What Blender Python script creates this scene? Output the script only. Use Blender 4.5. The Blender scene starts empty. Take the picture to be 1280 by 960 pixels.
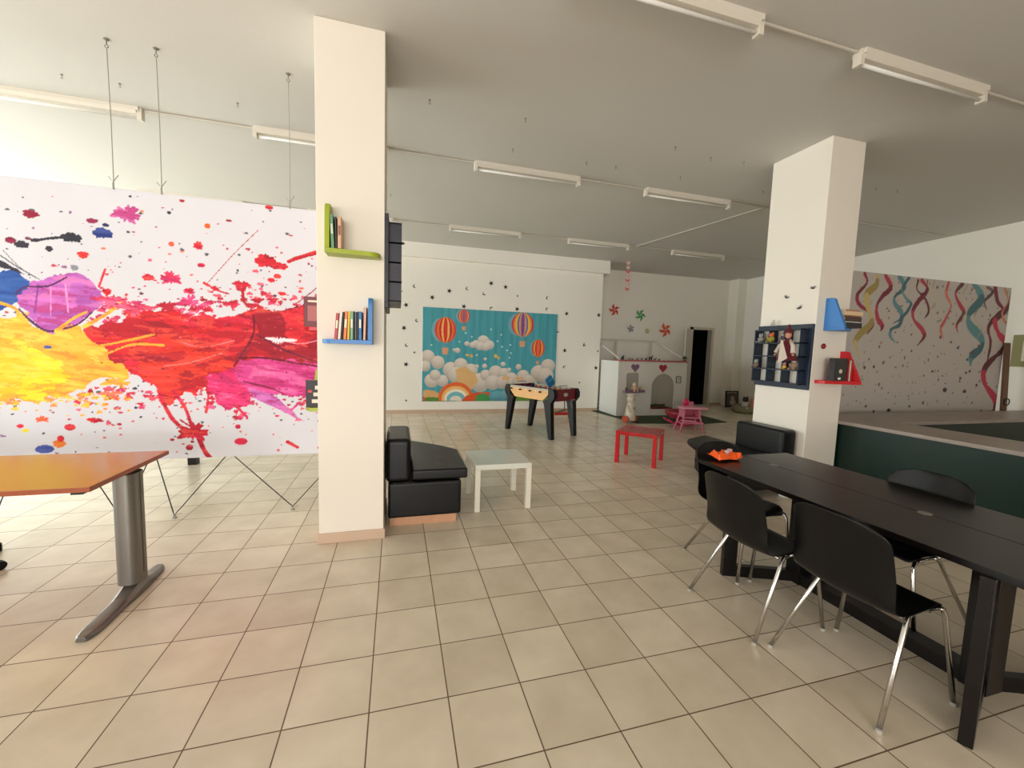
import bpy, bmesh, math, random
import numpy as np
from mathutils import Vector, Matrix

SC = bpy.context.scene
COL = SC.collection
PI = math.pi

# ------------------------------------------------------------------ camera
cam_data = bpy.data.cameras.new('camera')
cam = bpy.data.objects.new('camera', cam_data)
COL.objects.link(cam)
yaw, pitch, roll = 0.27618, 0.08668, 0.031195
fwd = Vector((math.sin(yaw) * math.cos(pitch), math.cos(yaw) * math.cos(pitch), -math.sin(pitch)))
rgt = Vector((math.cos(yaw), -math.sin(yaw), 0))
upv = rgt.cross(fwd)
r2 = math.cos(roll) * rgt + math.sin(roll) * upv
u2 = -math.sin(roll) * rgt + math.cos(roll) * upv
M = Matrix(((r2.x, u2.x, -fwd.x, 0.1035), (r2.y, u2.y, -fwd.y, -2.9934), (r2.z, u2.z, -fwd.z, 1.5383), (0, 0, 0, 1)))
cam.matrix_world = M
cam_data.sensor_fit = 'HORIZONTAL'
cam_data.sensor_width = 36
cam_data.lens = 36 * 510.08 / 1280
cam_data.clip_start = 0.05
SC.camera = cam

# ------------------------------------------------------------------ light
SC.view_settings.view_transform = 'Standard'
SC.view_settings.look = 'None'
SC.view_settings.gamma = 1
SC.view_settings.use_curve_mapping = False
SC.view_settings.exposure = 0.17
SC.cycles.max_bounces = 10
SC.cycles.diffuse_bounces = 6
w = bpy.data.worlds.new('daylight')
SC.world = w
w.use_nodes = True
bg = w.node_tree.nodes['Background']
bg.inputs[0].default_value = (0.86, 0.93, 1, 1)
bg.inputs[1].default_value = 1.0


def area(name, loc, rot, sx, sy, power, color):
    d = bpy.data.lights.new(name, 'AREA')
    d.shape = 'RECTANGLE'
    d.size, d.size_y = sx, sy
    d.energy = power
    d.color = color
    o = bpy.data.objects.new(name, d)
    o.location = loc
    o.rotation_euler = rot
    COL.objects.link(o)
    return o


XL, YF, H = -8.4, -10.0, 3.78
# daylight entering through the shop windows behind the camera and through the left wall's windows
area('daylight_front_window', (-2.55, YF - 0.12, 1.55), (PI / 2, 0, 0), 6.9, 2.6, 505, (1, 0.985, 0.97))
area('daylight_left_window', (XL - 0.12, 3.6, 1.5), (0, -PI / 2, 0), 2.0, 4.6, 440, (0.84, 0.96, 1))
area('daylight_left_shopfront', (XL - 0.12, -2.2, 1.6), (0, -PI / 2, 0), 2.4, 4.6, 215, (0.95, 0.98, 1))


# ------------------------------------------------------------------ helpers
def lin(c):
    return tuple(((v / 255 / 12.92) if v / 255 <= 0.04045 else ((v / 255 + 0.055) / 1.055) ** 2.4) for v in c)


MATS = {}


def mat(name, rgb, rough=0.5, metal=0.0, var=0.0, scale=8.0, bump=0.0, spec=0.5, alpha=1, trans=0):
    """procedural material: base colour broken up by noise"""
    if name in MATS:
        return MATS[name]
    m = bpy.data.materials.new(name)
    m.use_nodes = True
    nt = m.node_tree
    b = nt.nodes['Principled BSDF']
    c = lin(rgb)
    b.inputs['Roughness'].default_value = rough
    b.inputs['Metallic'].default_value = metal
    b.inputs['Specular IOR Level'].default_value = spec
    if trans:
        b.inputs['Transmission Weight'].default_value = trans
    tc = nt.nodes.new('ShaderNodeTexCoord')
    no = nt.nodes.new('ShaderNodeTexNoise')
    no.inputs['Scale'].default_value = scale
    no.inputs['Detail'].default_value = 4
    nt.links.new(tc.outputs['Object'], no.inputs['Vector'])
    mx = nt.nodes.new('ShaderNodeMix')
    mx.data_type = 'RGBA'
    v = max(var, 0.015)
    mx.inputs[6].default_value = tuple(x * (1 - v) for x in c) + (1,)
    mx.inputs[7].default_value = tuple(min(1, x * (1 + v)) for x in c) + (1,)
    nt.links.new(no.outputs['Fac'], mx.inputs[0])
    nt.links.new(mx.outputs[2], b.inputs['Base Color'])
    if bump:
        bp = nt.nodes.new('ShaderNodeBump')
        bp.inputs['Strength'].default_value = bump
        bp.inputs['Distance'].default_value = 0.01
        nt.links.new(no.outputs['Fac'], bp.inputs['Height'])
        nt.links.new(bp.outputs[0], b.inputs['Normal'])
    MATS[name] = m
    return m


class G:
    def __init__(self):
        self.b = bmesh.new()

    def faces(self, vs, fs):
        v = [self.b.verts.new(p) for p in vs]
        for f in fs:
            try:
                self.b.faces.new([v[i] for i in f])
            except ValueError:
                pass
        return self

    def box(self, x0, y0, z0, x1, y1, z1, mtx=None):
        p = [Vector((x, y, z)) for z in (z0, z1) for y in (y0, y1) for x in (x0, x1)]
        if mtx is not None:
            p = [mtx @ q for q in p]
        return self.faces(p, [(0, 2, 3, 1), (4, 5, 7, 6), (0, 1, 5, 4), (2, 6, 7, 3), (0, 4, 6, 2), (1, 3, 7, 5)])

    def cbox(self, c, s, rz=0, ry=0, rx=0):
        m = Matrix.Translation(c) @ Matrix.Rotation(rz, 4, 'Z') @ Matrix.Rotation(ry, 4, 'Y') @ Matrix.Rotation(rx, 4, 'X')
        return self.box(-s[0] / 2, -s[1] / 2, -s[2] / 2, s[0] / 2, s[1] / 2, s[2] / 2, m)

    def tube(self, pts, r, seg=10, r1=None):
        pts = [Vector(p) for p in pts]
        n = len(pts)
        rings = []
        prev = None
        for i, p in enumerate(pts):
            t = (pts[min(i + 1, n - 1)] - pts[max(i - 1, 0)]).normalized()
            if prev is None:
                a = Vector((0, 0, 1)) if abs(t.z) < 0.9 else Vector((1, 0, 0))
                nx = t.cross(a).normalized()
            else:
                nx = (prev - t * prev.dot(t)).normalized()
            prev = nx
            ny = t.cross(nx)
            rr = r if r1 is None else r + (r1 - r) * i / (n - 1)
            rings.append([self.b.verts.new(p + (nx * math.cos(2 * PI * k / seg) + ny * math.sin(2 * PI * k / seg)) * rr) for k in range(seg)])
        for a, c in zip(rings, rings[1:]):
            for k in range(seg):
                self.b.faces.new((a[k], a[(k + 1) % seg], c[(k + 1) % seg], c[k]))
        self.b.faces.new(rings[0][::-1])
        self.b.faces.new(rings[-1])
        return self

    def lathe(self, prof, c=(0, 0, 0), seg=20, mtx=None):
        rings = []
        for r, z in prof:
            ring = []
            for k in range(seg):
                p = Vector((r * math.cos(2 * PI * k / seg), r * math.sin(2 * PI * k / seg), z))
                if mtx is not None:
                    p = mtx @ p
                ring.append(self.b.verts.new(p + Vector(c)))
            rings.append(ring)
        for a, d in zip(rings, rings[1:]):
            for k in range(seg):
                self.b.faces.new((a[k], a[(k + 1) % seg], d[(k + 1) % seg], d[k]))
        self.b.faces.new(rings[0][::-1])
        self.b.faces.new(rings[-1])
        return self

    def sph(self, c, r, seg=14):
        if not hasattr(r, '__len__'):
            r = (r, r, r)
        m = Matrix.Translation(c) @ Matrix.Diagonal((r[0], r[1], r[2], 1))
        bmesh.ops.create_uvsphere(self.b, u_segments=seg, v_segments=max(6, seg // 2 + 1), radius=1, matrix=m)
        return self

    def prism(self, poly, a, b, axis='z', mtx=None):
        """poly extruded from a to b along the axis"""
        def P(q, t):
            v = {'z': (q[0], q[1], t), 'y': (q[0], t, q[1]), 'x': (t, q[0], q[1])}[axis]
            v = Vector(v)
            return mtx @ v if mtx is not None else v
        n = len(poly)
        vs = [P(q, a) for q in poly] + [P(q, b) for q in poly]
        fs = [tuple(range(n))[::-1], tuple(range(n, 2 * n))] + [(i, (i + 1) % n, n + (i + 1) % n, n + i) for i in range(n)]
        return self.faces(vs, fs)

    def make(self, name, m, parent=None, smooth=False, bevel=0, seg=3, loc=None, rot=None, sub=0, solid=0):
        bmesh.ops.recalc_face_normals(self.b, faces=self.b.faces[:])
        me = bpy.data.meshes.new(name)
        self.b.to_mesh(me)
        self.b.free()
        me.materials.append(m)
        if smooth:
            me.polygons.foreach_set('use_smooth', [True] * len(me.polygons))
        o = bpy.data.objects.new(name, me)
        COL.objects.link(o)
        if parent is not None:
            o.parent = parent
        if loc is not None:
            o.location = loc
        if rot is not None:
            o.rotation_euler = rot
        if solid:
            s = o.modifiers.new('thickness', 'SOLIDIFY')
            s.thickness = solid
            s.offset = 0
        if bevel:
            s = o.modifiers.new('edge', 'BEVEL')
            s.width = bevel
            s.segments = seg
            s.limit_method = 'ANGLE'
            s.angle_limit = 0.6
            s.harden_normals = False
            me.polygons.foreach_set('use_smooth', [True] * len(me.polygons))
            w_ = o.modifiers.new('shade', 'WEIGHTED_NORMAL')
        if sub:
            s = o.modifiers.new('smooth', 'SUBSURF')
            s.levels = s.render_levels = sub
        return o


def plate(name, outline, holes, th, m, parent=None, axis='y', off=0.0, kind=None):
    """flat board with holes: outline and holes in its own plane, thickness th from off"""
    cu = bpy.data.curves.new('tmp', 'CURVE')
    cu.dimensions = '2D'
    cu.fill_mode = 'BOTH'
    cu.extrude = th / 2
    for pts in [outline] + list(holes):
        sp = cu.splines.new('POLY')
        sp.points.add(len(pts) - 1)
        for k, p in enumerate(pts):
            sp.points[k].co = (p[0], p[1], 0, 1)
        sp.use_cyclic_u = True
    tmp = bpy.data.objects.new('tmp', cu)
    COL.objects.link(tmp)
    me = bpy.data.meshes.new_from_object(tmp)
    bpy.data.objects.remove(tmp)
    bpy.data.curves.remove(cu)
    me.name = name
    n = len(me.vertices)
    co = np.empty(n * 3)
    me.vertices.foreach_get('co', co)
    co = co.reshape(-1, 3)
    t = co[:, 2] + off + th / 2
    if axis == 'y':
        co = np.stack([co[:, 0], t, co[:, 1]], 1)
    elif axis == 'x':
        co = np.stack([t, co[:, 0], co[:, 1]], 1)
    else:
        co = np.stack([co[:, 0], co[:, 1], t], 1)
    me.vertices.foreach_set('co', co.ravel())
    b = bmesh.new()
    b.from_mesh(me)
    bmesh.ops.remove_doubles(b, verts=b.verts[:], dist=1e-5)
    bmesh.ops.recalc_face_normals(b, faces=b.faces[:])
    b.to_mesh(me)
    b.free()
    me.materials.clear()
    me.materials.append(m)
    o = bpy.data.objects.new(name, me)
    COL.objects.link(o)
    if parent is not None:
        o.parent = parent
    return o


def tag(o, label, cat, group=None):
    o['label'] = label
    o['category'] = cat
    if group:
        o['group'] = group
    return o


def thing(name, label, cat, loc=(0, 0, 0), rotz=0, group=None):
    o = bpy.data.objects.new(name, None)
    o.empty_display_size = 0.1
    COL.objects.link(o)
    o.location = loc
    o.rotation_euler = (0, 0, rotz)
    return tag(o, label, cat, group)


def struct(o):
    o['kind'] = 'structure'
    return o


def dup(root, loc, rotz=None, label=None, group=None):
    def cp(o, par):
        c = o.copy()
        COL.objects.link(c)
        if par is not None:
            c.parent = par
        for ch in list(o.children):
            cp(ch, c)
        return c
    r = cp(root, None)
    r.location = loc
    if rotz is not None:
        r.rotation_euler = (0, 0, rotz)
    if label:
        r['label'] = label
    if group:
        r['group'] = group
    return r


def rrect(x0, y0, x1, y1, r, n=5):
    pts = []
    for cx, cy, a0 in ((x1 - r, y1 - r, 0), (x0 + r, y1 - r, 90), (x0 + r, y0 + r, 180), (x1 - r, y0 + r, 270)):
        for k in range(n + 1):
            a = math.radians(a0 + 90 * k / n)
            pts.append((cx + r * math.cos(a), cy + r * math.sin(a)))
    return pts


# ------------------------------------------------------------------ materials
WALL = mat('white_wall_paint', (243, 237, 226), 0.75, var=0.02, scale=1.5)
CEIL = mat('ceiling_paint', (206, 203, 196), 0.8, var=0.02, scale=1.2)
COLM = mat('column_paint', (232, 224, 210), 0.6, var=0.015, scale=2)
BASE = mat('terracotta_skirting', (200, 172, 148), 0.4, var=0.08, scale=12)
WHITE = mat('white_enamel', (232, 230, 222), 0.35)
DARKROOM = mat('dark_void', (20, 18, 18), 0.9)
LEATHER = mat('black_leather', (13, 13, 15), 0.36, spec=0.35, var=0.1, scale=60, bump=0.08)
BLACKP = mat('black_plastic', (9, 8, 9), 0.36, spec=0.28, var=0.04, scale=30)
BLACKW = mat('black_brown_laminate', (15, 11, 10), 0.3, spec=0.33, var=0.15, scale=14)
CHROME = mat('chrome', (205, 203, 200), 0.16, 1.0)
GREYM = mat('grey_metal', (122, 118, 112), 0.4, 0.75)
WOODP = mat('pine_wood', (196, 148, 114), 0.5, var=0.12, scale=20)
LIME = mat('lime_paint', (158, 172, 34), 0.4)
BLUE = mat('blue_paint', (58, 124, 192), 0.4)
REDP = mat('red_paint', (196, 24, 34), 0.38)
NAVY = mat('navy_paint', (26, 40, 58), 0.4)
GREENC = mat('dark_green_panel', (12, 36, 27), 0.35, spec=0.3, var=0.08, scale=5)
PINK = mat('pink_plastic', (226, 130, 158), 0.4)
HOT = mat('hot_pink_plastic', (212, 42, 96), 0.4)
PAPER = mat('paper_pages', (226, 216, 196), 0.8)


def floor_material():
    m = bpy.data.materials.new('beige_floor_tiles')
    m.use_nodes = True
    nt = m.node_tree
    N, L = nt.nodes, nt.links
    b = N['Principled BSDF']
    geo = N.new('ShaderNodeNewGeometry')
    sp = N.new('ShaderNodeSeparateXYZ')
    L.new(geo.outputs['Position'], sp.inputs[0])

    def mth(op, a, bb=None, c=None):
        n = N.new('ShaderNodeMath')
        n.operation = op
        for i, v in enumerate((a, bb, c)):
            if v is None:
                continue
            if isinstance(v, (int, float)):
                n.inputs[i].default_value = v
            else:
                L.new(v, n.inputs[i])
        return n.outputs[0]
    T = 0.33
    ed, ids = [], []
    for ax in ('X', 'Y'):
        s = mth('DIVIDE', sp.outputs[ax], T)
        fl = mth('FLOOR', mth('ADD', s, 0.5))
        ids.append(mth('FLOOR', s))
        ed.append(mth('ABSOLUTE', mth('SUBTRACT', s, fl)))
    d = mth('MINIMUM', ed[0], ed[1])
    g = mth('LESS_THAN', d, 0.0085)
    cx = N.new('ShaderNodeCombineXYZ')
    L.new(ids[0], cx.inputs[0])
    L.new(ids[1], cx.inputs[1])
    wn = N.new('ShaderNodeTexWhiteNoise')
    wn.noise_dimensions = '2D'
    L.new(cx.outputs[0], wn.inputs['Vector'])
    no = N.new('ShaderNodeTexNoise')
    no.inputs['Scale'].default_value = 4
    no.inputs['Detail'].default_value = 3
    no.inputs['Roughness'].default_value = 0.5
    vm = N.new('ShaderNodeVectorMath')
    vm.operation = 'MULTIPLY_ADD'
    L.new(wn.outputs['Color'], vm.inputs[0])
    vm.inputs[1].default_value = (9, 9, 9)
    L.new(geo.outputs['Position'], vm.inputs[2])
    L.new(vm.outputs[0], no.inputs['Vector'])
    cr = N.new('ShaderNodeMix')
    cr.data_type = 'RGBA'
    cr.inputs[6].default_value = lin((186, 171, 147)) + (1,)
    cr.inputs[7].default_value = lin((236, 223, 202)) + (1,)
    L.new(mth('MULTIPLY_ADD', wn.outputs['Value'], 0.26, mth('MULTIPLY', no.outputs['Fac'], 0.78)), cr.inputs[0])
    mx = N.new('ShaderNodeMix')
    mx.data_type = 'RGBA'
    L.new(g, mx.inputs[0])
    L.new(cr.outputs[2], mx.inputs[6])
    mx.inputs[7].default_value = lin((104, 82, 60)) + (1,)
    L.new(mx.outputs[2], b.inputs['Base Color'])
    L.new(mth('MULTIPLY_ADD', g, 0.45, 0.25), b.inputs['Roughness'])
    b.inputs['Specular IOR Level'].default_value = 0.5
    bp = N.new('ShaderNodeBump')
    bp.inputs['Strength'].default_value = 0.25
    bp.inputs['Distance'].default_value = 0.002
    L.new(mth('SUBTRACT', 1, g), bp.inputs['Height'])
    L.new(bp.outputs[0], b.inputs['Normal'])
    return m


def carpet_material():
    m = mat('green_turf', (44, 62, 28), 0.95, var=0.3, scale=180, bump=0.6)
    return m


def marble_material():
    return mat('grey_marble_top', (142, 130, 120), 0.35, var=0.22, scale=5)


# ------------------------------------------------------------------ room shell
XW = lambda y: 9.45 + (y - 0) * 0.085          # right wall is slightly skewed
YB, YFAR = 6.49, 7.32
struct(G().box(-8.6, -10.2, -0.1, 11.5, 9.2, 0).make('floor', floor_material()))
struct(G().box(-8.6, -10.2, H, 11.5, 9.2, H + 0.1).make('ceiling', CEIL))
struct(G().box(-8.6, YB, 0, 5.1, YFAR + 0.2, H).make('wall_back', WALL))
struct(plate('wall_far', [(5.1, 0), (11.2, 0), (11.2, H), (5.1, H)], [[(8.52, 0.001), (9.24, 0.001), (9.24, 2.29), (8.52, 2.29)]], 0.15, WALL, off=YFAR))
struct(G().prism([(XW(-10.2), -10.2), (XW(7.5), 7.5), (XW(7.5) + 0.2, 7.5), (XW(-10.2) + 0.2, -10.2)], 0, H).make('wall_right', WALL))
struct(plate('wall_left', [(-10.2, 0), (9.2, 0), (9.2, H), (-10.2, H)], [[(1.3, 0.6), (5.9, 0.6), (5.9, 2.5), (1.3, 2.5)], [(-4.5, 0.4), (0.1, 0.4), (0.1, 2.8), (-4.5, 2.8)]], 0.12, WALL, axis='x', off=XL - 0.12))
struct(plate('wall_front', [(-8.6, 0), (11.5, 0), (11.5, H), (-8.6, H)], [[(-6.0, 0.25), (0.9, 0.25), (0.9, 2.85), (-6.0, 2.85)]], 0.12, WALL, off=YF - 0.12))


def window_frame(name, axis, p, a0, a1, z0, z1, n):
    g = G()
    t = 0.05
    def bx(u0, w0, u1, w1):
        if axis == 'x':
            g.box(p, u0, w0, p + 0.06, u1, w1)
        else:
            g.box(u0, p, w0, u1, p + 0.06, w1)
    bx(a0, z0, a1, z0 + t)
    bx(a0, z1 - t, a1, z1)
    for k in range(n + 1):
        c = a0 + (a1 - a0 - t) * k / n
        bx(c, z0, c + t, z1)
    return struct(g.make(name, GREYM))


window_frame('window_1', 'x', XL - 0.08, 1.3, 5.9, 0.6, 2.5, 4)
window_frame('window_2', 'x', XL - 0.08, -4.5, 0.1, 0.4, 2.8, 4)
window_frame('window_3', 'y', YF - 0.08, -6.0, 0.9, 0.25, 2.85, 5)
# dark room behind the far doorway
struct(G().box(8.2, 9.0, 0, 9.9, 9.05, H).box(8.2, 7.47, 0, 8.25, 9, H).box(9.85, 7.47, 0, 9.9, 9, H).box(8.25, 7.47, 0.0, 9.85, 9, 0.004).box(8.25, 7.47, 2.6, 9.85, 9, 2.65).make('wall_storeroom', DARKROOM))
# door: white frame and a white leaf folded against the left jamb
JAMB = mat('door_white', (206, 198, 184), 0.5)
dr = struct(G().box(8.46, 7.27, 0, 8.54, 7.47, 2.34).box(9.22, 7.29, 0, 9.30, 7.47, 2.34).box(8.46, 7.27, 2.27, 9.30, 7.47, 2.34).make('door_1', JAMB))
G().cbox((8.246, 7.09, 1.14), (0.04, 0.62, 2.24), rz=math.radians(-55)).make('door_leaf', JAMB, dr, bevel=0.004)
# beam over the back wall, in front of it
struct(G().box(-8.4, 6.36, 3.475, 5.21, YFAR + 0.05, H).make('trim_1', WALL))
# corner pilaster at the far right
struct(G().box(9.75, 6.95, 0, 10.12, 7.33, H).make('trim_2', WALL))
# skirtings
struct(G().box(-8.4, YB - 0.012, 0, 5.1, YB, 0.075).make('baseboard_back', BASE))
struct(G().box(7.1, YFAR - 0.012, 0, 8.46, YFAR, 0.075).box(9.30, YFAR - 0.012, 0, 9.75, YFAR, 0.075).make('baseboard_far', BASE))
# the two square columns
CL = (-0.462, 0.296, 0.008, 0.968)
CR = (4.322, 0.300, 4.775, 0.985)
for nm, c in (('wall_column_left', CL), ('wall_column_right', CR)):
    struct(G().box(c[0], c[1], 0, c[2], c[3], H).make(nm, COLM, bevel=0.004))
c = CL
struct(G().box(c[0] - 0.012, c[1] - 0.012, 0, c[2] + 0.012, c[3] + 0.012, 0.08).make('baseboard_column_left', BASE, bevel=0.004))
c = CR
struct(G().box(c[0] - 0.012, c[1] - 0.012, 0, c[2] + 0.012, c[3] + 0.012, 0.08).make('baseboard_column_right', BASE, bevel=0.004))

# ------------------------------------------------------------------ printed banners and mural
rng = np.random.default_rng(7)


def vnoise(X, Z, freq, seed):
    r = np.random.default_rng(seed).random((64, 64))
    x = X * freq + 17.3
    z = Z * freq + 9.1
    xi, zi = np.floor(x).astype(int), np.floor(z).astype(int)
    fx, fz = x - xi, z - zi
    fx, fz = fx * fx * (3 - 2 * fx), fz * fz * (3 - 2 * fz)
    g = lambda a, b: r[(a) % 64, (b) % 64]
    return (g(xi, zi) * (1 - fx) + g(xi + 1, zi) * fx) * (1 - fz) + (g(xi, zi + 1) * (1 - fx) + g(xi + 1, zi + 1) * fx) * fz


def fbm(X, Z, freq, seed, octs=4):
    o, a, t = 0, 1, 0
    for k in range(octs):
        o = o + a * vnoise(X, Z, freq * 2 ** k, seed + k)
        t += a
        a *= 0.55
    return o / t - 0.5


def smooth_line(pts, k):
    q = []
    for i in range(len(pts) - 1):
        a, b, c, d = pts[max(i - 1, 0)], pts[i], pts[i + 1], pts[min(i + 2, len(pts) - 1)]
        for j in range(k):
            t = j / k
            q.append(tuple(0.5 * ((2 * b[m]) + (-a[m] + c[m]) * t + (2 * a[m] - 5 * b[m] + 4 * c[m] - d[m]) * t * t + (-a[m] + 3 * b[m] - 3 * c[m] + d[m]) * t ** 3) for m in (0, 1)))
    return q + [pts[-1]]


class Print:
    ragged = False

    """a picture printed on a sheet: colours kept at the vertices of a fine grid"""
    def __init__(self, x0, x1, z0, z1, step, base):
        self.nx, self.nz = int((x1 - x0) / step) + 1, int((z1 - z0) / step) + 1
        self.xs, self.zs = np.linspace(x0, x1, self.nx), np.linspace(z0, z1, self.nz)
        self.X, self.Z = np.meshgrid(self.xs, self.zs)
        self.C = np.ones((self.nz, self.nx, 3)) * np.array(base, float)
        self.wx = fbm(self.X, self.Z, 7, 11, 5)
        self.wz = fbm(self.X, self.Z, 7, 31, 5)

    def fill(self, mask, col, a=1.0):
        self.C[mask] = self.C[mask] * (1 - a) + np.array(col, float) * a

    def poly(self, col, rag, pts, amp=14):
        X = self.X + self.wx * rag * 4
        Z = self.Z + self.wz * rag * 4
        m = np.zeros(X.shape, bool)
        n = len(pts)
        for i in range(n):
            (x0, z0), (x1, z1) = pts[i], pts[(i + 1) % n]
            if z0 == z1:
                continue
            c = ((z0 > Z) != (z1 > Z)) & (X < (x1 - x0) * (Z - z0) / (z1 - z0) + x0)
            m ^= c
        if amp:
            t = (fbm(self.X, self.Z, 26, 77, 3) * amp)[..., None]
            v = np.array(col, float) + t
            self.C[m] = v[m]
        else:
            self.fill(m, col)

    def ell(self, col, x, z, rx, rz, rag=0, sh=None):
        dx, dz = self.X - x, self.Z - z
        near = (abs(dx) < rx * 2.2 + .02) & (abs(dz) < rz * 2.2 + .02)
        a = np.arctan2(dz, dx)
        q = (dx / max(rx, 1e-4)) ** 2 + (dz / max(rz, 1e-4)) ** 2
        if rag:
            k = x * 37 + z * 91
            q = q / (1 + 0.22 * rag * (0.4 * np.sin(3 * a + k) + 0.35 * np.sin(7 * a + 2 * k) + 0.3 * np.sin(13 * a + 3 * k))) ** 2
        m = near & (q < 1)
        if sh:
            t = np.clip((dz / rz) * 0.5 + 0.5 - 0.3 * q, 0, 1)[..., None]
            v = np.array(col, float) * (0.80 + 0.24 * t)
            self.C[m] = v[m]
        else:
            self.fill(m, col)

    def ribbon(self, w, col, col2, pts):
        pts = smooth_line(pts, 10)
        n = len(pts)
        tot = 0
        for i in range(n - 1):
            (x0, z0), (x1, z1) = pts[i], pts[i + 1]
            tot += math.hypot(x1 - x0, z1 - z0)
            ww = w * (0.55 + 0.55 * abs(math.sin(tot * 5.2 + pts[0][0] * 3))) * (1 if i < n * .8 else max(0.25, (n - i) / (n * .2)))
            self.stroke(ww, col if x1 >= x0 else col2, [pts[i], pts[i + 1]])

    def stroke(self, w, col, pts):
        for (x0, z0), (x1, z1) in zip(pts, pts[1:]):
            L = max(math.hypot(x1 - x0, z1 - z0), 1e-6)
            ux, uz = (x1 - x0) / L, (z1 - z0) / L
            t = np.clip((self.X - x0) * ux + (self.Z - z0) * uz, 0, L)
            d = np.hypot(self.X - x0 - t * ux, self.Z - z0 - t * uz)
            self.fill(d < w / 2 * (1.1 + self.wx * (1.6 if w > 0.008 and self.ragged else 0)), col)

    def run(self, prims):
        for p in prims:
            if p[0] == 'p':
                self.poly(p[1], p[2], p[3])
            elif p[0] == 'r':
                self.ribbon(p[1], p[2], p[3], p[4])
            elif p[0] == 'e':
                self.ell(p[1], p[2], p[3], p[4], p[5], p[6] if len(p) > 6 else 0, p[7] if len(p) > 7 else None)
            else:
                pts = p[3]
                if len(pts) > 2:
                    pts = smooth_line(pts, 4)
                self.stroke(p[1], p[2], pts)

    def build(self, name, y, wave=0.0, th=0.004, rough=0.6, skew=None):
        nx, nz = self.nx, self.nz
        Y = y + wave * (np.sin(self.X * 5.1) * 0.6 + np.sin(self.X * 2.3 + 1)) * (0.5 + 0.5 * np.cos(self.Z * 1.3))
        co = np.stack([self.X, Y, self.Z], -1).reshape(-1, 3)
        i = np.arange(nx * nz).reshape(nz, nx)
        f = np.stack([i[:-1, :-1], i[:-1, 1:], i[1:, 1:], i[1:, :-1]], -1).reshape(-1, 4)
        # back sheet and rim, coarse
        back = co.copy()
        back[:, 1] = y + wave * 1.3 + th
        rim = np.concatenate([i[0, :], i[1:, -1], i[-1, -2::-1], i[-2:0:-1, 0]])
        k = len(rim)
        base = len(co)
        co2 = np.concatenate([co, back[rim]])
        a, b = rim, np.roll(rim, -1)
        ra, rb = base + np.arange(k), base + np.roll(np.arange(k), -1)
        f2 = np.stack([b, a, ra, rb], -1)
        me = bpy.data.meshes.new(name)
        me.vertices.add(len(co2))
        me.vertices.foreach_set('co', co2.ravel())
        nq = len(f) + len(f2)
        loops = np.concatenate([f.ravel(), f2.ravel(), (base + np.arange(k))[::-1]])
        me.loops.add(len(loops))
        me.loops.foreach_set('vertex_index', loops.astype(np.int32))
        me.polygons.add(nq + 1)
        me.polygons.foreach_set('loop_start', np.concatenate([np.arange(nq) * 4, [nq * 4]]).astype(np.int32))
        me.update(calc_edges=True)
        me.validate()
        at = me.color_attributes.new('print', 'FLOAT_COLOR', 'POINT')
        c = np.clip(self.C / 255, 0, 1).reshape(-1, 3)
        c = np.where(c <= 0.04045, c / 12.92, ((c + 0.055) / 1.055) ** 2.4)
        full = np.ones((len(co2), 4))
        full[:base, :3] = c
        full[base:, :3] = 0.8
        at.data.foreach_set('color', full.ravel())
        m = bpy.data.materials.new(name + '_print')
        m.use_nodes = True
        nt = m.node_tree
        va = nt.nodes.new('ShaderNodeVertexColor')
        va.layer_name = 'print'
        b_ = nt.nodes['Principled BSDF']
        b_.inputs['Roughness'].default_value = rough
        b_.inputs['Specular IOR Level'].default_value = 0.3
        nt.links.new(va.outputs[0], b_.inputs['Base Color'])
        me.materials.append(m)
        o = bpy.data.objects.new(name, me)
        COL.objects.link(o)
        return o


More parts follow.
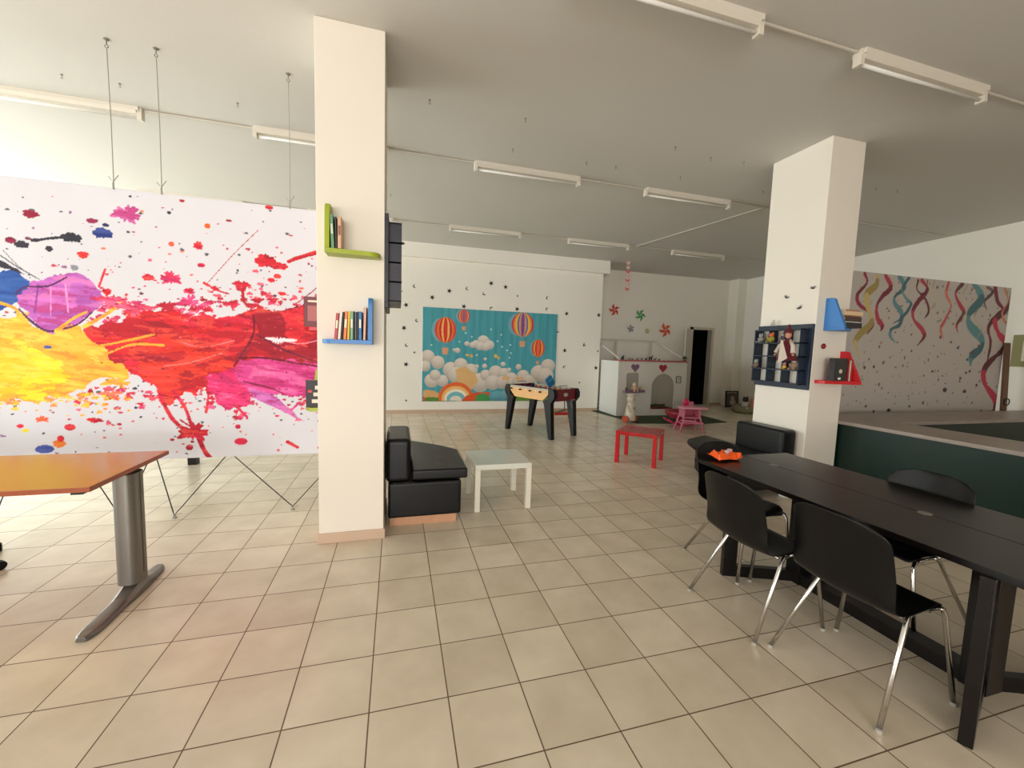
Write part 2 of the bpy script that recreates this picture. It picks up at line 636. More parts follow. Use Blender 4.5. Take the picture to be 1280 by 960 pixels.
ART_SPLASH=[
('p',(45,88,165),0.05,[(-2.871,1.919),(-2.759,1.973),(-2.629,2.007),(-2.588,1.892),(-2.689,1.767),(-2.777,1.668),(-2.887,1.662)]),
('p',(52,50,62),0.02,[(-2.823,2.107),(-2.753,2.085),(-2.593,1.975),(-2.757,2.02),(-2.828,2.037)]),
('s',0.007,(52,50,62),[(-2.751,2.113),(-2.646,2.029),(-2.556,1.97)]),
('s',0.004,(52,50,62),[(-2.731,2.15),(-2.628,2.019),(-2.519,1.945)]),
('p',(222,40,50),0.05,[(-2.28,1.595),(-2.14,1.663),(-1.95,1.723),(-1.691,1.755),(-1.469,1.709),(-1.331,1.729),(-1.141,1.793),(-0.947,1.784),(-0.72,1.885),(-0.56,1.917),(0.233,2.001),(0.24,1.219),(-0.584,1.326),(-1.174,1.37),(-1.238,1.205),(-1.157,1.039),(-1.208,0.941),(-1.303,0.984),(-1.373,1.039),(-1.465,1.067),(-1.579,1.094),(-1.671,1.04),(-1.772,1.04),(-1.844,1.172),(-2.012,1.248),(-2.213,1.397)]),
('p',(233,62,48),0.07,[(-2.041,1.554),(-1.827,1.614),(-1.564,1.573),(-1.291,1.476),(-1.247,1.314),(-1.484,1.202),(-1.671,1.067),(-1.782,1.067),(-1.904,1.276),(-2.048,1.402)]),
('p',(165,25,45),0.04,[(-1.094,1.755),(-0.947,1.803),(-0.695,1.887),(-0.56,1.909),(-0.565,1.327),(-0.778,1.337),(-0.978,1.43),(-1.124,1.481),(-1.223,1.342),(-1.245,1.423),(-1.072,1.62)]),
('p',(205,30,55),0.05,[(-1.604,1.715),(-1.331,1.716),(-1.094,1.755),(-1.097,1.591),(-1.239,1.64),(-1.472,1.63),(-1.584,1.651)]),
('p',(225,45,60),0.03,[(-0.897,1.792),(-0.695,1.873),(-0.56,1.895),(-0.563,1.556),(-0.751,1.493),(-0.85,1.601)]),
('p',(236,50,115),0.05,[(-1.484,1.202),(-1.343,1.258),(-1.223,1.315),(-1.103,1.317),(-1.154,1.205),(-1.133,1.039),(-1.184,0.927),(-1.28,0.956),(-1.373,1.012),(-1.465,1.067)]),
('p',(226,72,150),0.03,[(-1.222,1.391),(-0.954,1.389),(-0.565,1.327),(0.239,1.281),(0.242,1.035),(-0.568,1.066),(-0.705,1.038),(-0.985,1.052),(-1.132,1.067),(-1.238,1.205)]),
('p',(240,100,165),0.03,[(-1.102,1.344),(-0.98,1.319),(-0.957,1.207),(-1.057,1.165),(-1.154,1.205)]),
('p',(205,105,185),0.01,[(-1.156,1.117),(-0.96,1.066),(-0.81,0.923),(-0.702,0.82),(-0.912,0.924),(-1.109,1.025)]),
('s',0.017,(120,20,45),[(-1.21,1.383),(-1.003,1.388),(-0.778,1.351),(-0.566,1.321)]),
('s',0.013,(130,20,60),[(-1.179,1.178),(-0.983,1.128),(-0.859,1.066)]),
('s',0.017,(120,20,40),[(-1.247,1.314),(-1.198,1.397),(-1.097,1.591),(-1.094,1.755)]),
('s',0.014,(110,20,50),[(-1.073,1.592),(-0.853,1.462),(-0.565,1.355)]),
('s',0.008,(240,150,160),[(-0.951,1.57),(-0.75,1.521),(-0.595,1.554)]),
('s',0.01,(245,120,110),[(-1.751,1.305),(-1.572,1.335),(-1.339,1.421)]),
('s',0.008,(245,110,100),[(-1.655,1.517),(-1.477,1.47),(-1.242,1.532)]),
('p',(250,186,62),0.05,[(-2.923,1.66),(-2.779,1.644),(-2.593,1.641),(-2.54,1.559),(-2.441,1.612),(-2.304,1.594),(-2.19,1.448),(-2.154,1.348),(-2.011,1.269),(-1.982,1.197),(-2.163,1.144),(-2.307,1.113),(-2.36,1.067),(-2.431,1.042),(-2.53,1.03),(-2.582,0.973),(-2.703,1.023),(-2.817,1.007),(-2.961,1.044)]),
('p',(250,222,45),0.09,[(-2.763,1.286),(-2.645,1.386),(-2.493,1.365),(-2.359,1.294),(-2.346,1.143),(-2.449,1.067),(-2.571,0.993),(-2.664,1.043),(-2.757,1.067)]),
('p',(252,205,50),0.06,[(-2.898,1.474),(-2.677,1.481),(-2.53,1.389),(-2.699,1.092),(-2.923,1.068)]),
('p',(188,98,188),0.03,[(-2.679,1.843),(-2.557,1.942),(-2.461,1.973),(-2.323,2.012),(-2.207,1.956),(-2.15,1.799),(-2.228,1.721),(-2.323,1.617),(-2.444,1.558),(-2.539,1.588),(-2.619,1.676),(-2.667,1.721)]),
('p',(212,110,195),0.03,[(-2.623,1.771),(-2.523,1.873),(-2.347,1.921),(-2.295,1.791),(-2.416,1.711),(-2.572,1.678)]),
('s',0.012,(150,70,160),[(-2.54,1.907),(-2.571,1.702)]),
('s',0.01,(235,150,215),[(-2.376,1.931),(-2.367,1.713)]),
('s',0.007,(235,150,215),[(-2.465,1.901),(-2.476,1.683)]),
('s',0.012,(90,40,90),[(-2.664,1.721),(-2.594,1.629),(-2.502,1.561),(-2.383,1.59),(-2.302,1.631),(-2.218,1.721)]),
('s',0.012,(90,40,90),[(-2.676,1.834),(-2.617,1.89),(-2.484,1.904),(-2.364,1.98)]),
('s',0.022,(250,180,60),[(-2.444,1.563),(-2.34,1.666),(-2.254,1.719)]),
('s',0.025,(250,175,70),[(-2.274,1.607),(-2.138,1.701),(-2.02,1.812)]),
('s',0.017,(250,175,60),[(-2.211,1.448),(-2.001,1.505),(-1.818,1.563)]),
('s',0.016,(250,175,60),[(-2.131,1.399),(-1.96,1.476),(-1.756,1.475)]),
('s',0.019,(250,170,40),[(-2.772,1.762),(-2.682,1.72),(-2.668,1.65)]),
('e',(60,90,160),-2.508,1.438,0.025,0.013),
('e',(150,30,60),-2.558,2.433,0.048,0.03,1),
('e',(205,95,165),-1.954,2.503,0.088,0.058,2),
('e',(50,70,140),-2.123,2.339,0.065,0.039,1),
('e',(140,30,70),-2.185,2.424,0.036,0.019),
('e',(40,50,90),-2.1,2.402,0.022,0.014),
('e',(225,45,45),-2.253,2.16,0.036,0.027,1),
('e',(130,25,60),-2.684,2.228,0.033,0.023),
('e',(52,50,62),-2.621,2.204,0.045,0.026,1),
('e',(45,45,55),-2.319,2.286,0.066,0.035,1),
('s',0.018,(52,50,62),[(-2.56,2.236),(-2.465,2.262),(-2.348,2.287)]),
('e',(52,50,62),-2.541,2.242,0.028,0.014),
('e',(52,50,62),-2.459,2.187,0.023,0.021),
('e',(235,90,60),-1.67,2.299,0.021,0.02),
('e',(240,100,40),-1.413,2.469,0.022,0.021),
('e',(215,40,60),-1.483,2.304,0.033,0.033,1),
('e',(222,40,50),-0.955,2.674,0.031,0.018),
('e',(215,40,55),-0.993,2.224,0.083,0.053,1),
('e',(215,40,55),-0.891,2.189,0.075,0.03,1),
('s',0.035,(205,30,50),[(-0.811,2.234),(-0.715,2.28),(-0.572,2.337)]),
('e',(222,40,50),-0.949,2.064,0.029,0.019),
('e',(222,40,50),-0.902,2.1,0.03,0.021),
('e',(215,35,60),-1.179,2.001,0.057,0.038,2),
('s',0.019,(215,35,60),[(-1.172,1.991),(-1.167,1.912),(-1.158,1.859)]),
('e',(228,50,95),-1.686,2.027,0.07,0.046,2),
('e',(222,45,70),-1.837,2.02,0.043,0.026,1),
('e',(222,45,90),-1.466,2.147,0.028,0.018),
('e',(52,50,62),-1.677,2.545,0.015,0.013),
('e',(205,30,60),-1.558,0.746,0.107,0.065,2),
('s',0.028,(205,30,60),[(-1.523,0.684),(-1.491,0.586),(-1.439,0.506)]),
('e',(210,35,70),-1.21,0.652,0.051,0.031),
('e',(200,30,60),-1.595,0.612,0.028,0.025),
('e',(225,45,90),-1.231,0.785,0.022,0.02),
('s',0.024,(205,35,60),[(-0.845,0.634),(-0.762,0.582)]),
('e',(220,40,70),-2.405,0.803,0.036,0.026),
('e',(235,100,60),-2.573,0.873,0.039,0.022,2),
('e',(65,80,160),-2.571,0.632,0.059,0.033),
('e',(238,130,50),-2.478,0.672,0.04,0.031,1),
('e',(222,40,50),-2.709,0.82,0.023,0.015),
('e',(222,40,50),-2.468,0.713,0.024,0.025),
('e',(245,215,40),-2.679,0.784,0.023,0.015),
('e',(222,40,50),-2.268,0.862,0.028,0.013),
('e',(222,40,50),-2.115,1.888,0.031,0.025,1),
('s',0.024,(210,35,60),[(-1.793,1.067),(-1.722,0.879),(-1.635,0.769)]),
('s',0.021,(220,40,80),[(-1.696,1.094),(-1.618,0.959),(-1.577,0.809)]),
('s',0.024,(222,45,80),[(-1.442,1.067),(-1.465,0.917)]),
('s',0.022,(222,45,90),[(-1.255,0.984),(-1.161,0.871)]),
('s',0.015,(222,40,50),[(-2.118,2.06),(-2.164,1.922)]),
('s',0.005,(190,60,70),[(-1.427,2.0),(-1.236,2.25),(-1.043,2.473)]),
('s',0.018,(222,40,50),[(-1.449,2.003),(-1.348,1.947),(-1.275,1.926)]),
('s',0.026,(222,50,100),[(-1.513,1.759),(-1.466,1.814),(-1.402,1.844)]),
('e',(228,70,130),-1.555,1.848,0.063,0.042,3),
('e',(235,80,110),-1.949,1.761,0.106,0.046,3),
('e',(230,60,100),-2.092,1.815,0.083,0.04,3),
('e',(225,50,80),-1.712,1.795,0.053,0.036,2),
('s',0.009,(165,25,45),[(-0.745,1.883),(-0.642,1.973),(-0.564,2.048)]),
('e',(222,40,50),-0.865,1.953,0.03,0.016,1),
('s',0.021,(225,60,140),[(-0.744,0.994),(-0.81,0.923)]),
('e',(140,140,150),-2.311,2.057,0.024,0.021,1),
('e',(236,50,115),-1.21,0.857,0.019,0.015),
('s',0.011,(200,30,60),[(-1.589,0.796),(-1.655,0.851)]),
('e',(250,186,62),-2.068,1.17,0.085,0.037,3),
('e',(240,120,90),-2.125,1.067,0.063,0.026,3),
('e',(250,200,80),-2.294,0.978,0.029,0.02,2),
('e',(250,230,235),-0.901,1.544,0.1,0.022,3)]
ART_BALLOONS=[
('e',(236,222,208),0.777,1.29,0.157,0.158,0,'sh'),
('e',(236,222,208),1.006,1.17,0.15,0.151,0,'sh'),
('e',(236,222,208),0.718,1.08,0.124,0.125,0,'sh'),
('e',(236,222,208),0.867,0.746,0.158,0.16,0,'sh'),
('e',(236,222,208),1.117,0.748,0.135,0.136,0,'sh'),
('e',(236,222,208),0.948,0.874,0.125,0.126,0,'sh'),
('e',(236,222,208),1.302,1.006,0.179,0.178,0,'sh'),
('e',(236,222,208),1.534,1.116,0.164,0.163,0,'sh'),
('e',(236,222,208),1.775,0.992,0.166,0.163,0,'sh'),
('e',(236,222,208),1.432,0.88,0.193,0.192,0,'sh'),
('e',(236,222,208),2.0,0.713,0.231,0.226,0,'sh'),
('e',(236,222,208),1.694,0.71,0.196,0.194,0,'sh'),
('e',(236,222,208),2.129,0.888,0.134,0.131,0,'sh'),
('e',(236,222,208),2.373,0.957,0.172,0.167,0,'sh'),
('e',(236,222,208),2.312,0.715,0.181,0.175,0,'sh'),
('e',(236,222,208),2.577,0.938,0.137,0.132,0,'sh'),
('e',(236,222,208),2.764,0.807,0.162,0.156,0,'sh'),
('e',(236,222,208),3.064,0.877,0.159,0.152,0,'sh'),
('e',(236,222,208),3.302,0.79,0.143,0.135,0,'sh'),
('e',(236,222,208),3.463,0.95,0.216,0.203,0,'sh'),
('e',(236,222,208),3.696,1.135,0.184,0.172,0,'sh'),
('e',(236,222,208),3.634,0.884,0.218,0.204,0,'sh'),
('e',(236,222,208),2.723,0.673,0.161,0.156,0,'sh'),
('e',(236,222,208),2.952,0.72,0.164,0.156,0,'sh'),
('e',(236,222,208),3.283,0.677,0.143,0.135,0,'sh'),
('e',(236,222,208),2.538,0.717,0.16,0.154,0,'sh'),
('e',(236,222,208),2.94,1.099,0.074,0.071,0,'sh'),
('e',(236,222,208),3.187,0.721,0.189,0.18,0,'sh'),
('p',(225,180,120),0.015,[(1.408,1.008),(1.642,1.097),(1.863,0.928),(1.955,0.756),(1.828,0.581),(1.48,0.623)]),
('e',(230,185,125),2.626,0.828,0.101,0.053,2),
('e',(230,185,125),2.949,0.818,0.093,0.045,2),
('e',(240,228,215),1.891,1.617,0.104,0.093,0,'sh'),
('e',(240,228,215),2.055,1.7,0.141,0.123,0,'sh'),
('e',(240,228,215),2.199,1.606,0.124,0.108,0,'sh'),
('e',(240,228,215),1.979,1.577,0.114,0.101,0,'sh'),
('e',(240,228,215),2.111,1.56,0.107,0.093,0,'sh'),
('e',(240,228,215),1.804,1.593,0.079,0.069,0,'sh'),
('e',(240,228,215),1.666,1.618,0.06,0.054,0,'sh'),
('e',(240,228,215),1.447,1.455,0.068,0.061,0,'sh'),
('e',(240,228,215),1.378,1.465,0.039,0.035,0,'sh'),
('e',(240,228,215),2.101,1.106,0.062,0.054,0,'sh'),
('e',(240,228,215),1.912,1.093,0.053,0.047,0,'sh'),
('e',(240,228,215),2.548,1.158,0.063,0.055,0,'sh'),
('e',(240,228,215),2.11,1.271,0.04,0.035,0,'sh'),
('e',(240,228,215),2.702,1.028,0.055,0.048,0,'sh'),
('p',(222,170,110),0.02,[(0.684,0.534),(0.932,0.514),(1.101,0.407),(1.315,0.321),(1.316,0.235),(0.667,0.239)]),
('p',(90,140,60),0.02,[(0.666,0.345),(0.935,0.365),(1.229,0.343),(1.573,0.298),(1.923,0.275),(1.924,0.231),(0.667,0.239)]),
('e',(232,105,50),1.433,0.364,0.4,0.353),
('e',(245,190,110),1.434,0.342,0.329,0.285),
('e',(250,235,215),1.434,0.329,0.268,0.225),
('e',(120,185,195),1.434,0.321,0.216,0.172),
('e',(235,225,205),1.435,0.295,0.138,0.103),
('p',(222,85,40),0.01,[(1.531,0.242),(1.658,0.385),(1.874,0.472),(2.229,0.486),(2.276,0.406),(2.101,0.239)]),
('e',(70,150,80),2.077,0.327,0.187,0.123),
('e',(110,180,195),2.434,0.384,0.206,0.133,0,'sh'),
('e',(130,190,200),2.639,0.406,0.138,0.133,0,'sh'),
('e',(90,170,190),2.734,0.316,0.116,0.081,0,'sh'),
('p',(110,150,60),0.01,[(2.737,0.226),(2.825,0.361),(3.198,0.396),(3.875,0.335),(3.88,0.219)]),
('p',(90,130,50),0.01,[(0.667,0.29),(1.967,0.266),(3.878,0.266),(3.881,0.205),(0.667,0.226)]),
('s',0.033,(215,70,50),[(0.686,0.366),(0.737,0.281)]),
('e',(120,175,185),1.036,1.91,0.181,0.26),
('e',(225,70,50),1.169,1.915,0.243,0.291),
('e',(235,120,70),1.169,1.915,0.194,0.291),
('e',(215,45,40),1.169,1.915,0.145,0.291),
('e',(245,190,110),1.169,1.915,0.097,0.291),
('e',(225,60,45),1.169,1.915,0.048,0.291),
('s',0.006,(150,110,90),[(1.101,1.65),(1.115,1.508)]),
('s',0.006,(150,110,90),[(1.246,1.655),(1.22,1.511)]),
('p',(225,160,120),0,[(1.092,1.507),(1.243,1.512),(1.23,1.36),(1.11,1.357)]),
('e',(120,175,185),1.507,2.244,0.105,0.143),
('e',(190,80,110),1.584,2.248,0.141,0.159),
('e',(235,160,110),1.584,2.248,0.112,0.159),
('e',(200,90,70),1.584,2.248,0.084,0.159),
('e',(230,110,60),1.584,2.248,0.056,0.159),
('e',(150,100,150),1.584,2.248,0.028,0.159),
('s',0.006,(150,110,90),[(1.545,2.103),(1.556,2.012)]),
('s',0.006,(150,110,90),[(1.629,2.107),(1.622,2.015)]),
('p',(225,160,120),0,[(1.542,2.011),(1.636,2.015),(1.628,1.922),(1.553,1.919)]),
('e',(120,175,185),2.859,2.109,0.207,0.258),
('e',(215,60,90),3.011,2.116,0.279,0.287),
('e',(240,150,60),3.011,2.116,0.232,0.287),
('e',(245,200,70),3.011,2.116,0.185,0.287),
('e',(110,110,175),3.011,2.116,0.139,0.287),
('e',(225,160,110),3.011,2.116,0.093,0.287),
('e',(130,80,150),3.011,2.116,0.046,0.287),
('s',0.007,(150,110,90),[(2.937,1.852),(2.959,1.723)]),
('s',0.006,(150,110,90),[(3.104,1.859),(3.063,1.727)]),
('p',(225,160,120),0,[(2.937,1.722),(3.085,1.727),(3.075,1.586),(2.956,1.582)]),
('e',(120,175,185),3.334,1.562,0.124,0.192),
('e',(215,65,45),3.425,1.565,0.166,0.214),
('e',(240,170,90),3.425,1.565,0.125,0.214),
('e',(220,60,40),3.425,1.565,0.083,0.214),
('e',(235,110,70),3.425,1.565,0.041,0.214),
('s',0.006,(150,110,90),[(3.382,1.371),(3.388,1.251)]),
('s',0.007,(150,110,90),[(3.482,1.373),(3.448,1.252)]),
('p',(225,160,120),0,[(3.375,1.25),(3.461,1.252),(3.455,1.171),(3.387,1.17)]),
('e',(225,190,90),1.68,1.355,0.043,0.025),
('e',(220,175,90),1.776,1.336,0.039,0.043),
('e',(225,190,90),2.362,1.35,0.04,0.044),
('e',(220,175,90),2.43,1.308,0.036,0.035),
('e',(190,225,220),1.635,1.863,0.021,0.021),
('e',(190,225,220),1.778,1.784,0.022,0.021),
('e',(190,225,220),2.233,1.973,0.022,0.021),
('e',(190,225,220),2.482,1.854,0.022,0.021),
('e',(190,225,220),2.397,1.699,0.022,0.022),
('e',(190,225,220),2.715,1.623,0.023,0.021),
('e',(190,225,220),0.856,1.563,0.02,0.02),
('e',(190,225,220),1.91,1.361,0.022,0.021),
('e',(190,225,220),2.642,1.489,0.023,0.022),
('e',(190,225,220),1.494,1.655,0.021,0.021),
('e',(190,225,220),2.735,1.426,0.023,0.022),
('e',(190,225,220),2.513,1.572,0.022,0.022),
('e',(190,225,220),2.702,1.315,0.023,0.022),
('e',(190,225,220),2.219,1.671,0.022,0.022)]
ART_STREAMERS=[
('r',0.048,(150,50,72),(120,50,66),[(6.027,2.669),(6.087,2.553),(5.941,2.391),(5.979,2.272),(6.187,2.161),(6.275,2.01),(6.185,1.881)]),
('r',0.09,(196,176,112),(160,140,84),[(6.264,2.658),(6.261,2.535),(6.109,2.402),(6.157,2.221),(6.248,2.04),(6.057,1.876),(5.99,1.75),(6.104,1.55)]),
('r',0.063,(176,62,80),(120,50,66),[(6.415,2.669),(6.535,2.523),(6.392,2.39),(6.311,2.261),(6.347,2.107),(6.452,2.002),(6.43,1.938)]),
('r',0.064,(96,140,144),(70,104,112),[(6.681,2.674),(6.794,2.541),(6.634,2.405),(6.649,2.312),(6.795,2.193),(6.784,2.033),(6.637,1.963),(6.629,1.867),(6.732,1.791)]),
('r',0.043,(96,140,144),(70,104,112),[(6.864,2.672),(6.754,2.507),(6.864,2.388),(6.96,2.314),(6.815,2.13),(6.647,2.043)]),
('r',0.065,(176,62,80),(120,50,66),[(7.121,2.66),(7.26,2.542),(7.1,2.37),(7.015,2.237),(7.059,2.11),(7.236,1.988),(7.301,1.893),(7.18,1.757)]),
('r',0.036,(120,50,66),(90,45,55),[(7.052,2.655),(7.05,2.527),(7.235,2.411),(7.334,2.254),(7.259,2.136)]),
('r',0.029,(120,50,66),(90,45,55),[(7.238,2.669),(7.219,2.507),(7.13,2.469)]),
('r',0.037,(190,180,150),(170,160,130),[(7.38,2.679),(7.361,2.516),(7.437,2.358),(7.382,2.257),(7.532,2.1)]),
('r',0.045,(205,120,100),(190,90,85),[(7.675,2.668),(7.656,2.503),(7.785,2.346),(7.697,2.141),(7.623,2.005),(7.724,1.858)]),
('r',0.061,(176,62,80),(110,65,60),[(7.976,2.673),(7.851,2.532),(7.954,2.389),(8.081,2.261),(7.96,2.087),(8.007,1.97)]),
('r',0.031,(195,180,150),(170,160,130),[(8.08,2.664),(8.011,2.493),(8.17,2.334),(8.068,2.193)]),
('r',0.129,(96,140,144),(72,110,116),[(8.23,2.692),(8.43,2.485),(8.209,2.268),(8.242,2.1),(8.546,1.905),(8.574,1.766),(8.385,1.639),(8.38,1.499)]),
('r',0.046,(120,100,95),(90,70,70),[(8.527,2.662),(8.674,2.604),(8.515,2.456),(8.596,2.323)]),
('r',0.031,(180,175,150),(150,150,130),[(8.404,2.347),(8.326,2.206),(8.518,2.043),(8.44,1.901)]),
('r',0.07,(120,50,66),(90,45,50),[(8.714,2.675),(8.81,2.474),(8.977,2.344),(8.759,2.193),(8.679,2.05),(8.777,1.843),(8.752,1.559)]),
('r',0.103,(188,62,80),(98,52,58),[(9.143,2.617),(9.052,2.383),(8.814,2.196),(8.94,1.99),(9.145,1.819),(8.739,1.488),(8.763,1.238),(9.066,0.985),(9.072,0.82),(8.905,0.731)]),
('r',0.039,(200,130,90),(180,110,80),[(8.934,2.673),(9.058,2.489),(8.956,2.308),(9.077,2.138)]),
('e',(120,60,70),7.857,1.128,0.025,0.021),
('e',(90,60,66),8.318,1.108,0.026,0.021),
('e',(120,60,70),8.301,1.389,0.026,0.021),
('e',(120,60,70),6.307,0.899,0.022,0.019),
('e',(90,60,66),6.465,0.826,0.022,0.019),
('e',(120,60,70),6.754,0.835,0.023,0.02),
('e',(70,90,96),7.158,0.892,0.024,0.02),
('e',(70,90,96),7.88,1.83,0.026,0.02),
('e',(90,60,66),7.644,1.889,0.024,0.02),
('e',(120,60,70),7.557,1.399,0.025,0.02),
('e',(120,60,70),8.185,1.304,0.027,0.021),
('e',(90,60,66),8.579,1.201,0.027,0.022),
('e',(90,60,66),8.767,0.805,0.028,0.022),
('e',(70,90,96),7.44,0.94,0.025,0.021),
('e',(90,60,66),8.376,1.411,0.027,0.021),
('e',(90,60,66),6.381,1.445,0.022,0.019),
('e',(90,60,66),6.208,1.426,0.022,0.019),
('e',(70,90,96),8.049,1.75,0.026,0.021),
('e',(120,60,70),8.375,1.691,0.026,0.02),
('e',(70,90,96),8.289,1.584,0.027,0.021),
('e',(120,60,70),8.513,1.799,0.027,0.021),
('e',(70,58,62),7.877,1.128,0.046,0.035),
('e',(100,62,66),8.318,1.108,0.042,0.028),
('e',(60,45,55),6.753,0.842,0.037,0.023)]
# --- splatter banner
Print.ragged = True
P = Print(-3.5, -0.30, 0.52, 2.69, 0.0055, (218, 217, 224))
P.C -= (fbm(P.X, P.Z, 1.5, 5, 3) * 8)[..., None]
r = random.Random(3)
# fine specks of paint
for _ in range(900):
    x, z = r.uniform(-3.5, -0.3), r.uniform(0.55, 2.65)
    d = abs(z - 1.55)
    if r.random() > 1.15 - d * 0.75:
        continue
    s = r.choice([0.004, 0.005, 0.006, 0.008, 0.011])
    col = r.choice([(90, 88, 100), (120, 60, 80), (205, 60, 80), (190, 50, 70), (225, 90, 110), (60, 60, 75), (230, 120, 90)])
    if x < -2.2 and r.random() < .5:
        col = r.choice([(80, 80, 92), (95, 95, 105), (150, 100, 150)])
    P.ell(col, x, z, s * r.uniform(.8, 2), s, 1)
for _ in range(420):   # denser spray along the upper and lower edge of the red paint
    x = r.uniform(-2.35, -0.3)
    z = 1.70 + 0.12 * math.sin(x * 4) + abs(r.gauss(0, 0.12)) if r.random() < .62 else 1.12 - abs(r.gauss(0, 0.12))
    s = r.choice([0.006, 0.009, 0.013, 0.02])
    P.ell(r.choice([(218, 40, 70), (232, 70, 120), (200, 30, 60), (235, 90, 110)]), x, z, s * r.uniform(.8, 2.2), s, 2)
for _ in range(160):
    x = r.uniform(-3.3, -2.0)
    z = 1.08 - abs(r.gauss(0, 0.07))
    s = r.choice([0.006, 0.009, 0.014])
    P.ell(r.choice([(250, 186, 62), (240, 150, 80), (245, 205, 60)]), x, z, s * 1.5, s, 2)
P.run(ART_SPLASH)
# streaky brush texture over the thick paint and small flecks
sat = P.C.max(-1) - P.C.min(-1)
streak = fbm(P.X * 0.5 + P.Z * 0.25, P.Z * 3.2, 9, 91, 4) * 56
P.C += np.where(sat > 70, streak, 0)[..., None]
fl = fbm(P.X * 0.8, P.Z * 2.0, 30, 401, 3)
m_ = (fl > 0.27) & (sat > 90) & (P.X > -2.25)
P.C[m_] = P.C[m_] * 0.35 + np.array([120, 18, 40]) * 0.65
m_ = (fl < -0.31) & (sat > 90) & (P.X > -2.25)
P.C[m_] = P.C[m_] * 0.5 + np.array([250, 150, 150]) * 0.5
rr, gg, bb = P.C[..., 0], P.C[..., 1], P.C[..., 2]
n1 = fbm(P.X * 0.55 + P.Z * 0.3, P.Z * 2.0 - P.X * .25, 6, 211, 5)
n2 = fbm(P.X * 0.8, P.Z * 3.2 + P.X * .5, 8, 311, 5)
redm = (rr > 170) & (gg < 90) & (bb < 95)
yelm = (rr > 210) & (gg > 150) & (bb < 110)
magm = (rr > 180) & (gg < 120) & (bb > 95)
for m0, n_, th_, col, k_ in ((redm, n1, 0.10, (172, 22, 40), .6), (redm, n2, 0.13, (238, 92, 66), .55), (redm, -n1, 0.14, (232, 44, 84), .55), (redm, -n2, 0.19, (140, 16, 36), .6),
                             (yelm, n1, 0.10, (246, 152, 54), .5), (yelm, n2, 0.12, (252, 226, 96), .6), (yelm, -n2, 0.20, (232, 130, 60), .5),
                             (magm, n2, 0.08, (244, 140, 190), .45), (magm, -n2, 0.10, (176, 36, 96), .5)):
    mm_ = m0 & (n_ > th_)
    P.C[mm_] = P.C[mm_] * (1 - k_) + np.array(col, float) * k_
tag(P.build('splatter_banner', 1.043, wave=0.006), 'large white fabric banner printed with red, yellow and purple paint splatters, hanging from the ceiling', 'banner')

# --- balloon mural
Print.ragged = False
P = Print(0.655, 3.90, 0.27, 2.41, 0.0085, (78, 160, 172))
P.C += (np.round(np.sin(P.X * 34) * 1.2) * 3 + fbm(P.X * 6, P.Z * 0.4, 4, 8, 3) * 22 + (P.Z - 1.4) * 0)[..., None]
P.wx *= 0.6
P.wz *= 0.6
P.run(ART_BALLOONS)
tag(P.build('balloon_mural', 6.474, th=0.012), 'turquoise wall mural with paper hot air balloons, clouds and a rainbow', 'mural')

# --- streamer banner
P = Print(5.2, 9.10, 0.52, 2.69, 0.010, (186, 178, 170))
for _ in range(330):
    x, z = r.uniform(5.2, 9.1), r.uniform(0.9, 2.65)
    s = r.choice([0.008, 0.012, 0.017])
    P.ell(r.choice([(140, 90, 95), (110, 105, 108), (170, 120, 110), (150, 150, 120), (90, 80, 86)]), x, z, s, s * r.uniform(.5, 1.4), 1)
P.run(ART_STREAMERS)
tag(P.build('streamer_banner', 1.04, wave=0.004), 'pale banner printed with red, teal and gold party streamers, hanging above the green counter', 'banner')

# ------------------------------------------------------------------ fluorescent lights, conduits, hooks
TUBE = mat('unlit_fluorescent_tube', (225, 222, 215), 0.25)
HOUS = mat('light_housing', (216, 208, 194), 0.45)
SHADE = mat('housing_recess', (150, 140, 126), 0.5)


def tube_light(x0, x1, y, label):
    Ln = x1 - x0
    t = thing('fluorescent_light', label, 'ceiling light', ((x0 + x1) / 2, y, H), group='batten lights on the ceiling')
    h = Ln / 2
    G().box(-h, -0.05, -0.035, h, 0.05, 0).prism([(-0.05, -0.035), (0.05, -0.035), (0.028, -0.062), (-0.028, -0.062)], -h + .02, h - .02, 'x').make('housing', HOUS, t)
    G().tube([(-h + 0.03, 0, -0.088), (h - 0.03, 0, -0.088)], 0.0135, 12).make('tube', TUBE, t, smooth=True)
    for s in (-1, 1):
        G().box(s * h - 0.02, -0.03, -0.11, s * h + 0.02, 0.03, 0).make('end_cap', HOUS, t, bevel=0.004)
    return t


ROWS = [
    (-0.60, [(1.07, 2.42, 'white tube light at the top edge of the view, nearest the camera'),
             (3.34, 4.72, 'white tube light at the upper right, in the nearest row')]),
    (2.112, [(-3.72, -2.35, 'white tube light at the far left, high above the splatter banner'),
             (-1.35, -0.02, 'white tube light partly hidden behind the left column'),
             (1.01, 2.365, 'white tube light in the middle row, just right of the left column'),
             (3.37, 4.75, 'white tube light in the middle row, just left of the right column')]),
    (4.83, [(-3.72, -2.32, 'white tube light just above the top edge of the splatter banner'),
            (-1.35, 0.02, 'white tube light behind the left column, one end showing beside the dark rack'),
            (1.04, 2.39, 'white tube light in the far row, above the left half of the balloon mural'),
            (3.42, 4.75, 'white tube light in the far row, above the right half of the balloon mural'),
            (5.85, 7.19, 'white tube light in the far row, nearest to the far doorway')])]
for y, ls in ROWS:
    for a in ls:
        tube_light(a[0], a[1], y, a[2])
CON = mat('white_conduit', (196, 188, 174), 0.5)


def conduit(a, b, label):
    o = G().tube([(0, 0, 0), (Vector(b) - Vector(a))], 0.011, 8).make('conduit', CON, loc=a)
    return tag(o, label, 'conduit', 'conduits between the tube lights')


